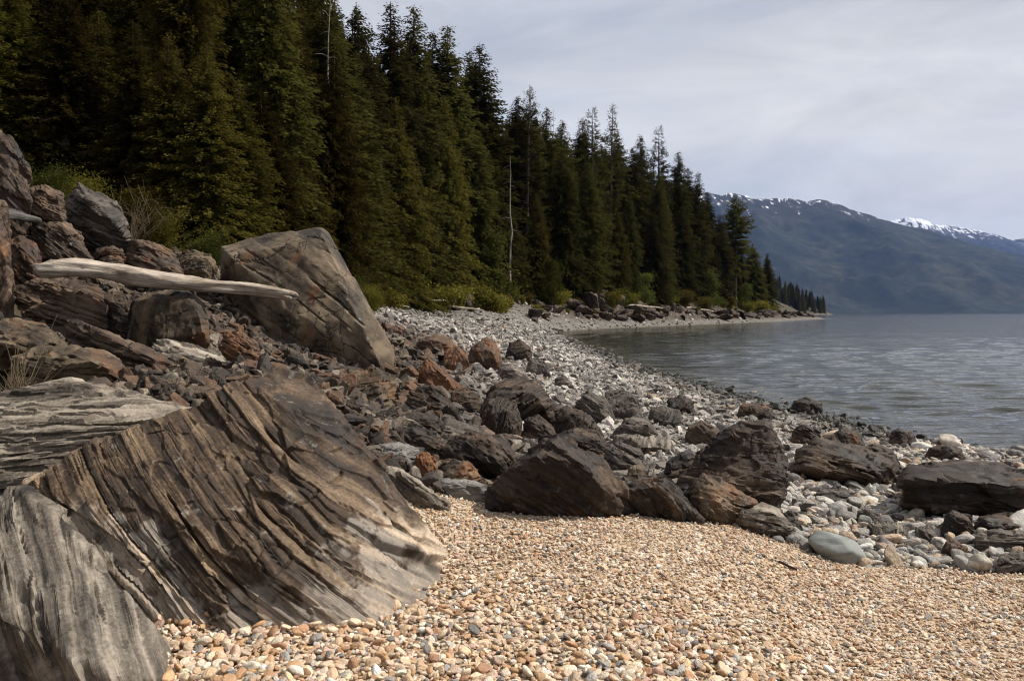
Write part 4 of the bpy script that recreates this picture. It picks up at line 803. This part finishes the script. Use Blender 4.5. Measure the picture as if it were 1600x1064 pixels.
def conifer(kind, seed, H=28.0, dens=1.0):
    rg = np.random.default_rng(seed)
    K = dict(fir=dict(h0=.05, L=4.9, sp=.40, nb=7, droop=.30, rise=.18, pw=.64, hang=.34, sl=.60, mat='fir'),
             cedar=dict(h0=.02, L=4.9, sp=.34, nb=7, droop=.42, rise=.12, pw=.72, hang=.75, sl=.46, mat='cedar'),
             pine=dict(h0=.08, L=4.0, sp=.5, nb=6, droop=.12, rise=.25, pw=.55, hang=.0, sl=.55, mat='fir'),
             round=dict(h0=.30, L=4.4, sp=.5, nb=5, droop=.10, rise=.30, pw=.36, hang=.05, sl=.7, mat='fir'))[kind]
    tr = Acc(); lean = rg.normal(0, 0.012, 2); zs = np.linspace(0, H, 12)
    tr.tube([(lean[0]*z, lean[1]*z, z-0.6*(z == 0)) for z in zs], [0.40*(1-z/H)**0.9+0.02 for z in zs], 8)
    C = Acc(); tips = []; h = K['h0']*H
    wob = rg.uniform(0, 100)
    while h < H-0.25:
        x = (H-h)/(H*(1-K['h0'])); Lm = K['L']*x**K['pw']+0.12
        Lm *= 0.86+0.34*float(noise1(np.array([h*0.5+wob]), seed)[0])
        if kind == 'round': Lm *= 0.75+0.5*math.sin(min(1, x*1.15)*math.pi)**0.6
        nb = K['nb'] if x > 0.12 else 4
        for k in range(nb):
            if kind in ('pine',) and rg.random() < 0.25: continue
            az = rg.uniform(0, 2*math.pi); Lb = Lm*rg.uniform(0.62, 1.14); 
            if rg.random() < 0.05: Lb *= 1.25
            hd = np.array([math.cos(az), math.sin(az), 0]); sd_ = np.array([-hd[1], hd[0], 0]); hh = h+rg.uniform(-.2, .2)
            rise = K['rise']*(1.3-1.5*x)+rg.normal(0, .08); dr = K['droop']*(0.4+x)
            n = max(3, int(Lb/0.19*dens)); t = np.linspace(0.10 if kind != 'pine' else 0.35, 1, n)+rg.uniform(-.02, .02, n)
            up = np.where(t > .7, (t-.7)*.35*(kind == 'cedar'), 0)
            pz = hh+Lb*(rise*t-dr*t*t+up)
            base = np.outer(Lb*t, hd)+np.array([lean[0]*hh, lean[1]*hh, 0]); base[:, 2] = pz
            if x > 0.1: tr.tube([base[0]*[0, 0, 1]+[lean[0]*hh, lean[1]*hh, 0], base[n//2], base[-1]], [0.05*x+0.012, 0.03*x+.008, 0.006], 3)
            for side in (-1, 1, 0):
                m = n; j = rg.normal(0, 1, (m, 3))*np.array([.10, .10, .17])
                d = np.outer(0.55+0.45*t, hd)*(1 if side else 1.5)+side*np.outer((1.05-0.5*t)*rg.uniform(.6, 1.2, m), sd_)
                d[:, 2] += -K['hang']*rg.uniform(0.4, 1.3, m)-dr*0.6*t+(0.5*rg.random(m) if kind in ('pine', 'round') else 0.12*rg.normal(size=m)); d = unit(d)
                l = K['sl']*rg.uniform(0.55, 1.25, m)*(0.65+0.5*(1-t))*(0.45+0.6*min(1, x*2.2)); wv = unit(np.cross(d, rg.normal(size=(m, 3))))
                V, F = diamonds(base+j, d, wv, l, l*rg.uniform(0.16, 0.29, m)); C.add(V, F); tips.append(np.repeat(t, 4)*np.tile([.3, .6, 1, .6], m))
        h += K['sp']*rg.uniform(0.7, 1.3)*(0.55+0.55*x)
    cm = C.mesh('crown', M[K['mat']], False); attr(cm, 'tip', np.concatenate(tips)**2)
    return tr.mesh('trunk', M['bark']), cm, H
PROTO = {'fir': [conifer('fir', s, 28, 1.2) for s in (1, 2, 3, 4, 5)], 'cedar': [conifer('cedar', s, 26, 1.55) for s in (11, 12, 13, 14)], 'pine': [conifer('pine', s, 28, 1.0) for s in (21, 22)], 'round': [conifer('round', 31, 28, 1.2)]}
TREES = []
def plant(kind, x, y, top_z=None, H=None, label=None, group='conifers on the wooded slope', name=None, squeeze=1.0, var=None, z0=None):
    tm, cm, h0 = PROTO[kind][random.randrange(len(PROTO[kind])) if var is None else var]; z = float(terr(x, y)[0])-0.2 if z0 is None else z0
    H = H if H else top_z-z; s = H/h0; w = s**0.6*squeeze*random.uniform(.88, 1.12)
    e = empty(name or {'fir': 'fir_tree', 'cedar': 'cedar_tree', 'pine': 'pine_tree', 'round': 'pine_tree'}[kind], (x, y, z)); e.rotation_euler = (0, 0, random.uniform(0, 6.28)); e.scale = (w, w, s)
    t = obj('trunk', tm, e); c = obj('crown', cm, e); tag(e, label, 'tree', group); TREES.append((x, y)); return e
UF = [-200, 360, 507, 611, 850, 1000, 1100, 1165, 1215]; YF = [33, 34, 48, 72, 112, 152, 192, 232, 275]
def yfront(u): return float(np.interp(u, UF, YF))
def xz(u, Y, v): p = pt(u, v, Y); return p[0], p[2]
SKY = [(528,-20,'fir',1.1,'tall dark fir cut off by the top edge left of the sky gap'),(549,22,'fir',1.22,'short fir tip in the small sky gap at the top edge'),(577,10,'fir',1.18,'dark fir reaching the top edge right of the sky gap'),(605,5,'fir',1.14,'tall slim fir touching the top edge, before the stepped treeline'),
 (637,8,'fir',1.1,'tallest pointed fir at the top edge with ragged crown'),(667,48,'fir',1.2,'slim fir tip between the two tallest pointed firs'),(703,40,'fir',1.12,'tall fir with narrow crown, second tallest on the treeline'),(732,78,'fir',1.2,'fir leaning against the left side of the broad twin-topped fir'),(750,67,'fir',1.1,'broad full fir standing before the big step down of the treeline'),
 (797,152,'fir',1.2,'dark fir in the notch below the big step of the treeline'),(821,134,'pine',1.12,'open-branched conifer, left of the twin spires mid treeline'),(835,139,'pine',1.15,'open-branched conifer, right of the twin spires mid treeline'),(853,168,'fir',1.16,'fir on the treeline right of the twin spires'),(876,185,'fir',1.12,'pointed dark fir beside the thin bare pole on the treeline'),
 (908,184,'fir',1.16,'fir left of the pair of airy treetops'),(927,169,'pine',1.1,'airy treetop, left of the pair above mid slope'),(953,162,'pine',1.14,'airy tallest treetop of the middle treeline'),(970,208,'fir',1.14,'fir on the shoulder right of the airy treetops'),(988,232,'fir',1.12,'short fir on the treeline before the bare-looking pine'),(1006,209,'fir',1.12,'ragged fir left of the bare-looking pine'),
 (1030,197,'pine',1.1,'bare-looking sparse pine sticking out of the treeline'),(1058,237,'fir',1.1,'slender fir right of the bare-looking pine'),(1074,262,'fir',1.08,'fir on the falling treeline above the far mountain'),(1089,269,'fir',1.05,'last dense fir before the far mountain shows'),(1103,300,'fir',1.05,'fir at the right rim of the dense forest'),
 (1124,336,'fir',1.02,'small pointed fir left of the round-crowned pine'),(1150,306,'round',1.0,'round-crowned tall pine standing apart near the point'),(1176,380,'fir',1.0,'fir tucked under the right side of the round-crowned pine'),(1200,396,'fir',1.0,'lone small conifer farthest right on the near point'),(1186,410,'cedar',0.97,'low bushy conifer between round-crowned pine and lone small conifer')]
sk_u = [s_[0] for s_ in SKY]; sk_v = [s_[1] for s_ in SKY]
for u, v, kind, f, lab in SKY:
    Y = yfront(u)*f; x, tz = xz(u, Y, v); zg = float(terr(x, Y)[0])
    if tz-zg > 40 or tz-zg < 8:
        for g_ in np.linspace(0.95, 1.9, 40):
            Y2 = yfront(u)*g_; x2, tz2 = xz(u, Y2, v); zz = float(terr(x2, Y2)[0])
            if 12 < tz2-zz < 36: Y, x, tz = Y2, x2, tz2; break
    plant(kind, x, Y, top_z=tz, label=lab, squeeze=1.3 if kind == 'fir' else 1.1)
ORD = ['first', 'second', 'third', 'fourth', 'fifth', 'sixth', 'seventh', 'eighth', 'ninth', 'tenth', 'eleventh', 'twelfth', 'thirteenth', 'fourteenth', 'fifteenth', 'sixteenth', 'seventeenth', 'eighteenth', 'nineteenth', 'twentieth', 'twenty-first', 'twenty-second', 'twenty-third', 'twenty-fourth']
FRONT = [(-20,520),(40,560),(95,-40),(150,40),(205,150),(262,120),(318,60),(370,190),(425,130),(470,250),(515,80),(552,210),(588,250),(625,150),(660,260),(700,150),(742,200),(800,330),(838,300),(880,230),(915,250),(965,330),(1020,330),(1065,320)]
for i, (u, v) in enumerate(FRONT):
    Y = yfront(u)*random.uniform(0.99, 1.07); x, tz = xz(u, Y, min(v, 330)); H = min(max(tz-float(terr(x, Y)[0]), 9), 27)
    plant('cedar' if (u < 640 or i % 3 == 0) else 'fir', x, Y, H=H, label=ORD[i]+' conifer from the left in the front row above the shore', group='front-row conifers', squeeze=1.12)
def skyline(u):
    return float(np.interp(u, [-200, 500, 540]+sk_u[3:-4]+[1220], [-260, -200, 40]+[v+10 for v in sk_v[3:-4]]+[420]))
tries = 0; back = 0; SLOPE = []
while back < 260 and tries < 7000:
    tries += 1; u = random.uniform(-90, 1190) if random.random() < .5 else random.uniform(600, 1190); Y = yfront(u)*(1.03+random.random()**1.3*0.95); x = (u-800)/FPX*Y
    if float((shore_dist(np.array([x]), np.array([Y]))-veg_d(np.array([Y])))[0]) < 1.5: continue
    sp = 2.2+Y*0.010
    if any((x-a)**2+(Y-b)**2 < sp*sp for a, b in TREES): continue
    z = float(terr(x, Y)[0]); H = random.uniform(19, 31); vt = skyline(u)+random.uniform(12, 70)
    H = min(H, pt(u, vt, Y)[2]-z)
    if H < 9: continue
    kind = 'cedar' if random.random() < (0.45 if u < 650 else 0.2) else 'fir'
    _e = plant(kind, x, Y, H=H, label='conifer crowded among others on the slope behind the front row', group='conifers crowded on the slope')
    back += 1; SLOPE.append((TREES[-1], kind, H, bpy.data.objects[_e.name]))

_b = {}
for (x, y), kind, H, e in SLOPE:
    u = 800+FPX*x/y; k = min(range(len(FRONT)), key=lambda q: abs(FRONT[q][0]-u)); _b.setdefault((k, u > FRONT[k][0], kind), []).append((y, e))
for (k, right, kind), l in _b.items():
    for i, (y, e) in enumerate(sorted(l, key=lambda q: q[0])):
        e['label'] = f"{'nearest' if i == 0 else ordinal(i+1)} {'dark fir' if kind == 'fir' else 'olive cedar'} behind, slightly {'right' if right else 'left'} of, {ORD[k]} front-row conifer from left"

# dead snags
def snag(u, v0, v1, Y, label):
    x, tz = xz(u, Y, v0); z = float(terr(x, Y)[0])-0.3; H = tz-z; e = empty('dead_tree', (x, Y, z)); A = Acc(); rg = np.random.default_rng(int(u))
    A.tube([(0.02*k*rg.normal(), 0, H*k/8) for k in range(9)], [0.20*(1-k/8.6) for k in range(9)], 7); obj('trunk', A.mesh('trunk', M['deadwood']), e)
    for k in range(12):
        a = rg.uniform(0, 6.28); h = H*rg.uniform(.45, .96); l = rg.uniform(.4, 1.5); Bm = Acc(); Bm.tube([(0, 0, h), (l*.5*math.cos(a), l*.5*math.sin(a), h+.05), (l*math.cos(a), l*math.sin(a), h-.15)], [.03, .02, .006], 4)
        obj('branch', Bm.mesh('branch', M['deadwood']), e)
    tag(e, label, 'dead tree')
snag(797, 243, 400, 100, 'bare dead trunk standing before the dark firs')
snag(865, 171, 300, 140, 'thin bare pole rising above the treeline')
snag(513, 0, 100, 56, 'thin bare treetop at the top edge left of the sky gap')

# leafy shrubs and small broadleaf trees
def bush(name_seed, mat, R0, Hh, nleaf, leaf, twiggy=0.0):
    rg = np.random.default_rng(name_seed); S = Acc(); C = Acc(); ends = []
    for k in range(14):
        a = rg.uniform(0, 6.28); r = R0*rg.uniform(.2, .85); h = Hh*rg.uniform(.55, 1.0)
        p = [(0, 0, -0.1), (r*.35*math.cos(a), r*.35*math.sin(a), h*.5), (r*math.cos(a), r*math.sin(a), h)]; S.tube(p, [.03, .018, .005], 4); ends.append(np.array(p))
    e = np.array(ends); k = rg.integers(0, 14, nleaf); t = rg.random(nleaf)**0.7
    c = np.where(t[:, None] < .5, e[k, 0]+(e[k, 1]-e[k, 0])*(t*2)[:, None], e[k, 1]+(e[k, 2]-e[k, 1])*(t*2-1)[:, None])
    c = c+rg.normal(0, 1, (nleaf, 3))*np.array([R0, R0, Hh*.5])*0.20; c[:, 2] = np.abs(c[:, 2])
    d = unit(rg.normal(size=(nleaf, 3))+[0, 0, .3]); w = unit(np.cross(d, rg.normal(size=(nleaf, 3)))); l = leaf*rg.uniform(.6, 1.4, nleaf)
    V, F = diamonds(c, d, w, l, l*.33); C.add(V, F); cm = C.mesh('crown', M[mat], False); attr(cm, 'tip', rg.random(4*nleaf)); return S.mesh('stems', M['bark']), cm, Hh
NEARB = [bush(21, 'cedar', 1.0, 1.5, 9000, .06), bush(22, 'green2', 0.9, 1.4, 9000, .055)]
BUSH = [bush(1, 'shrub', 1.2, 1.7, 2600, .16), bush(2, 'shrub', 1.6, 1.5, 3000, .16), bush(3, 'green', 1.2, 2.0, 3000, .17), bush(4, 'shrub', 1.0, 2.2, 2600, .15)]
def leafy(seed, H, n):
    rg = np.random.default_rng(seed); S = Acc(); C = Acc(); S.tube([(0, 0, -.2), (.1, .05, H*.5), (.05, .2, H*.95)], [.12, .08, .02], 6); P = []
    for k in range(15):
        h = H*rg.uniform(.15, .97); a = rg.uniform(0, 6.28); r = H*.17*rg.uniform(.3, 1.3)*(1.15-h/H); c = np.array([r*math.cos(a), r*math.sin(a), h]); S.tube([(.05, .05, h*.8), c], [.04, .01], 3)
        q = int(n//24*rg.uniform(.4, 1.6)); P.append(c+rg.normal(0, 1, (q, 3))*np.array([.5, .5, .3])*rg.uniform(.4, 1.7))
    P = np.vstack(P); m = len(P); d = unit(rg.normal(size=(m, 3))); w = unit(np.cross(d, rg.normal(size=(m, 3)))); l = .26*rg.uniform(.5, 1.3, m); V, F = diamonds(P, d, w, l, l*.35); C.add(V, F)
    cm = C.mesh('crown', M['green'], False); attr(cm, 'tip', rg.random(4*m)); return S.mesh('trunk', M['bark']), cm, H
LEAFY = [leafy(8, 8.0, 5200), leafy(9, 6.5, 5200), leafy(10, 7, 5200)]
def shrub(P, x, y, H, label, group, name='shrub', cat='shrub'):
    sm, cm, h0 = P; z = float(terr(x, y)[0])-0.05; e = empty(name, (x, y, z)); s = H/h0; e.scale = (s, s, s); e.rotation_euler = (0, 0, random.uniform(0, 6.28))
    obj('stems' if name == 'shrub' else 'trunk', sm, e); obj('foliage' if name == 'shrub' else 'crown', cm, e); tag(e, label, cat, group)
for u, H, k, lab in [(775,9.5,0,'bright green slim leafy tree below the bare dead trunk'),(1010,7,1,'pale green leafy tree half way up, left of the point'),(1040,9,0,'yellow-green leafy tree among firs above the rocky bank'),(1110,10,1,'broad yellow-green leafy tree left of the round-crowned pine'),(1165,8,1,'low leafy tree under the round-crowned pine'),(862,7,0,'small leafy tree low on the slope, mid shore'),(925,5,1,'small leafy tree beside the bare reddish bank')]:
    Y = yfront(u)*0.97; shrub(LEAFY[random.randrange(3)], (u-800)/FPX*Y, Y, H, lab, None, 'leafy_tree', 'tree')
us = np.linspace(575, 1210, 64); n_sh = 0
for i, u in enumerate(us):
    Y = yfront(u)*random.uniform(0.90, 1.0); x = (u-800)/FPX*Y
    shrub(BUSH[random.choice([0, 0, 1, 3, 2])], x, Y, random.choice([.6, .8, 1.1, 1.4, 1.9, 2.5])*random.uniform(.85, 1.15)*(0.55+Y/220), ordinal(i+1)+' low olive shrub from the left in the band edging the beach', 'shrubs edging the beach')
for u, v, Y, H, k, lab in [(75,262,14.5,1.3,2,'green bush on top of the left bank by the rock face'),(215,330,16,2.0,0,'olive bush behind the dark angular top boulder'),(250,350,18,1.8,3,'tall olive bush behind the sloping slab'),(325,375,19,1.5,2,'bright green bush just left of the biggest boulder'),(130,300,17,1.8,1,'wide olive bush above the dark angular top boulder'),(580,470,30,1.8,0,'olive bush right of the biggest boulder'),(555,440,34,2.2,2,'green bush rising behind the right edge of the biggest boulder'),(20,215,16,1.2,1,'brown-olive bush above the rock face at the left edge')]:
    x = (u-800)/FPX*Y; shrub(NEARB[1 if k == 2 else 0], x, Y, H*0.62, lab, 'shrubs on the left bank')
def twig_bush(u, Y, H, label):
    x = (u-800)/FPX*Y; z = float(terr(x, Y)[0])-.1; rg = np.random.default_rng(int(u)); e = empty('bare_shrub', (x, Y, z)); A = Acc()
    for k in range(46):
        a = rg.uniform(0, 6.28); r = rg.uniform(.3, 1.1)*H*.6; h = H*rg.uniform(.5, 1)
        p1 = np.array([r*.4*math.cos(a), r*.4*math.sin(a), h*.55]); p2 = np.array([r*math.cos(a), r*math.sin(a), h]); A.tube([(0, 0, 0), p1, p2], [.014, .009, .003], 3)
        for q in range(3):
            b = p1+(p2-p1)*rg.random(); A.tube([b, b+rg.normal(0, .18, 3)+[0, 0, .15]], [.005, .002], 3)
    obj('twigs', A.mesh('twigs', M['straw']), e); tag(e, label, 'shrub')
twig_bush(205, 15.5, 1.25, 'bare straw-coloured twiggy shrub behind the dark angular boulder')
twig_bush(22, 6.4, 0.26, 'small bare twigs poking up beside the rounded orange-tan rock')

# far wooded spit beyond the point: reads as one mass
Fm = []
for s_ in (2, 13):
    tm, cm, h0 = PROTO['fir'][0] if s_ == 2 else PROTO['cedar'][1]; Fm.append(cm)
rg = np.random.default_rng(44); n = 3000; Y = rg.uniform(330, 1120, n); X = rg.uniform(60, 430, n); dd = shore_dist(X, Y); k = (dd > 5) & (dd < 130) ; X, Y = X[k][:900], Y[k][:900]
zz = terr(X, Y); s_ = rg.uniform(.45, .85, len(X)); o = gn_scatter('far_woodland', Fm, np.column_stack([X, Y, zz-.5]), np.column_stack([s_, s_, s_]), np.column_stack([0*X, 0*X, rg.uniform(0, 6, len(X))]), np.ones((len(X), 3)), rg.integers(0, 2, len(X)))
tag(o, 'distant wooded spit of small dark conifers beyond the point', 'woodland', None, 'stuff')

# ------------------------------------------------------------------ driftwood
def wood_material(name, a, b, c):
    m = NT(name); t = m.n('ShaderNodeTexCoord').outputs['Object']; n = m.noise(m.mapping(t, (1.5, 30, 30)), 1.0, 6, 0.65, 0.4); n2 = m.noise(t, 2.5, 4, 0.6)
    col = m.ramp(m.mix(0.4, n, n2), [(0.36, a), (0.5, b), (0.64, c)]); m.bsdf(col, 0.85, m.bump(n, 1.0, 0.03), 0.2); return m.m
M['greydrift'] = wood_material('grey_driftwood', (0.03, 0.027, 0.025), (0.07, 0.065, 0.06), (0.13, 0.122, 0.115)); M['drift'] = wood_material('driftwood', (0.10, 0.072, 0.05), (0.34, 0.28, 0.225), (0.54, 0.475, 0.41)); M['stick'] = wood_material('dark_stick', (0.02, 0.014, 0.01), (0.05, 0.035, 0.025), (0.1, 0.07, 0.05))
def log_mesh(name, L, r0, r1, seed, bend=0.03, k=20, n=70, mat='drift', fork=False):
    t = np.linspace(0, 1, n); A = []; rg = np.random.default_rng(seed); a = np.linspace(0, 2*math.pi, k, endpoint=False)
    T, Aa = np.meshgrid(t, a, indexing='ij'); cap = np.sqrt(np.clip(1-np.clip((T-.965)/.035, 0, 1)**2, 0.02, 1))*np.sqrt(np.clip(1-np.clip((.03-T)/.03, 0, 1)**2, 0.06, 1))
    r = (r0+(r1-r0)*T)*cap; q = np.stack([T.ravel()*L*1.4, np.cos(Aa).ravel()*.9, np.sin(Aa).ravel()*.9], 1)
    r = r*(1+0.42*fbm(q*[1.3, 1.1, 1.1]+seed, 5, seed).reshape(r.shape)+0.16*fbm(q*[0.5, 6, 6]+seed, 2, seed+2).reshape(r.shape))
    if fork: r = r*(1-0.45*np.exp(-((T-0.02)/.05)**2)*(np.cos(Aa-2.2) > .3))
    yb = bend*L*np.sin(T*3.0+.4)+0.01*L*np.sin(T*9); jag = (fbm(np.stack([np.cos(Aa).ravel()*2.2, np.sin(Aa).ravel()*2.2, 0*T.ravel()], 1)+seed, 3, seed+9).reshape(T.shape))*(np.clip((.12-T)/.12, 0, 1)*.055+np.clip((T-.93)/.07, 0, 1)*.03)
    V = np.stack([(T+jag)*L, r*np.cos(Aa), r*np.sin(Aa)*.85+yb], 2).reshape(-1, 3); ii = np.arange(n*k).reshape(n, k)
    F = np.stack([ii[:-1].ravel(), np.roll(ii, -1, 1)[:-1].ravel(), np.roll(ii, -1, 1)[1:].ravel(), ii[1:].ravel()], 1); return mesh_np(name, V, F, M[mat], True)
def log_between(name, label, A, B_, r0, r1, seed, mat='drift', group=None, cat='driftwood', **k):
    A, B_ = Vector(A), Vector(B_); d = B_-A; o = obj(name, log_mesh(name, d.length, r0, r1, seed, mat=mat, **k), None, A); y = d.normalized(); s = Vector((0, 0, 1)).cross(y).normalized(); z = y.cross(s)
    o.rotation_euler = Matrix((y, s, z)).transposed().to_euler(); tag(o, label, cat, group); return o
log_between('driftwood_log', 'long bleached driftwood log lying across the boulders', pt(62, 418, 9.75), pt(462, 464, 10.7), 0.155, 0.088, 3, bend=0.012, fork=True, n=110, k=28)
log_between('grey_log', 'short weathered grey log piece high on the left bank', pt(6, 336, 10.7), pt(64, 345, 11.2), 0.10, 0.05, 9, 'greydrift')
log_between('stick', 'short dark stick lying on the pebbles', gp(1215, 882)+[0, 0, .02], gp(1250, 897)+[0, 0, .02], 0.011, 0.007, 5, 'stick', cat='stick', n=24, k=8)
for i, (u0, v0, u1, v1, r, lab) in enumerate([(672,478,758,486,.16,'bleached log on the upper beach, longest of the left ones'),(640,472,700,470,.13,'thin bleached log at the shrub edge behind the biggest boulder'),(770,481,812,484,.12,'bleached log right of the longest left one on the upper beach'),(982,479,1036,482,.28,'white log lying on the rocky bank at mid shore'),(1072,482,1116,487,.28,'white log on the rocky bank nearer the point'),(600,476,640,480,.10,'short bleached log beside the right edge of the biggest boulder')]):
    pa, pb = gp(u0, v0), gp(u1, v1); Y = min(pa[1], pb[1], yfront((u0+u1)/2)*0.9); a_, b_ = pt(u0, v0, Y), pt(u1, v1, Y*1.02); a_[2] = max(a_[2], terr(a_[0], a_[1])[0]+r*.6); b_[2] = max(b_[2], terr(b_[0], b_[1])[0]+r*.6)
    log_between('driftwood_log', lab, a_, b_, r, r*.6, 20+i, group='bleached logs on the far beach', n=40, k=10)

# dark rocks of the far bank and its point
FR = [rock_mesh('bank_rock', ellip_points(np.random.default_rng(70+k), 9, .8), 18, M['dark'], 70+k, None, 5, .04, .05, 2, 200, chunk=.1) for k in range(6)]
nbank = 0
for i, u in enumerate(np.linspace(822, 1285, 98)+RNG.uniform(-4, 4, 98)):
    u = float(u); Yb = float(np.interp(u, [820, 1000, 1100, 1200, 1285], [100, 138, 172, 222, 300])); _y = np.linspace(Yb*.85, Yb*1.25, 80); _x = (u-800)/FPX*_y; _d = shore_dist(_x, _y); _t = random.uniform(2.6, 9); _k = np.where(_d > _t)[0]
    if not len(_k): continue
    Y = float(_y[_k[0]]); x = float(_x[_k[0]])
    s_ = random.uniform(.6, 2.0)*(0.8+Y/400); o = obj('bank_rock', random.choice(FR), None, (x, Y, float(terr(x, Y)[0])+s_*.2)); o.scale = (s_*1.3, s_, s_*random.uniform(.6, 1)); o.rotation_euler = (random.uniform(-.3, .3), random.uniform(-.3, .3), random.uniform(0, 6))
    nbank += 1; tag(o, ordinal(nbank)+' dark rock from the left on the far bank below the trees', 'rock', 'dark rocks of the far bank')

# bare rocky patches low on the wooded slope
for i, (u, v, s_, lab) in enumerate([(700,402,1.5,'highest rock in the bare patch of the slope left of the dead trunk'),(715,418,1.8,'largest rock of the bare patch left of the dead trunk'),(728,436,1.5,'lowest rock of the bare patch left of the dead trunk'),(690,424,1.2,'leftmost rock of the bare patch left of the dead trunk'),(920,430,2.2,'left rock of the bare reddish bank at mid shore'),(945,438,2.4,'middle rock of the bare reddish bank at mid shore'),(968,446,2.0,'right rock of the bare reddish bank at mid shore'),(935,455,2.2,'lowest rock of the bare reddish bank at mid shore')]):
    Y = yfront(u)*0.95; p = pt(u, v, Y); o = obj('slope_rock', FR[i % 6], None, (p[0], Y, float(terr(p[0], Y)[0])+s_*.5)); o.scale = (s_*1.2, s_, s_*1.3); o.rotation_euler = (random.uniform(-.4, .4), random.uniform(-.4, .4), random.uniform(0, 6))
    tag(o, lab, 'rock', 'rocks of the bare patches')

# ------------------------------------------------------------------ haze
hz = bpy.data.materials.new('haze_air'); hz.use_nodes = True; hz.node_tree.nodes.clear()
pv_ = hz.node_tree.nodes.new('ShaderNodeVolumePrincipled'); ho = hz.node_tree.nodes.new('ShaderNodeOutputMaterial'); pv_.inputs['Color'].default_value = (0.27, 0.45, 1.0, 1); pv_.inputs['Density'].default_value = 2.2e-5
hz.node_tree.links.new(pv_.outputs[0], ho.inputs['Volume'])
x0, x1, y0, y1, z0, z1 = -7000, 24000, -15500, 19000, -60, 2300
hv = [(x, y, z) for z in (z0, z1) for y in (y0, y1) for x in (x0, x1)]
tag(obj('haze', mesh_np('haze', hv, [(0, 2, 3, 1), (4, 5, 7, 6), (0, 1, 5, 4), (2, 6, 7, 3), (0, 4, 6, 2), (1, 3, 7, 5)], hz)), 'thin blue haze filling the air', 'haze', None, 'stuff')
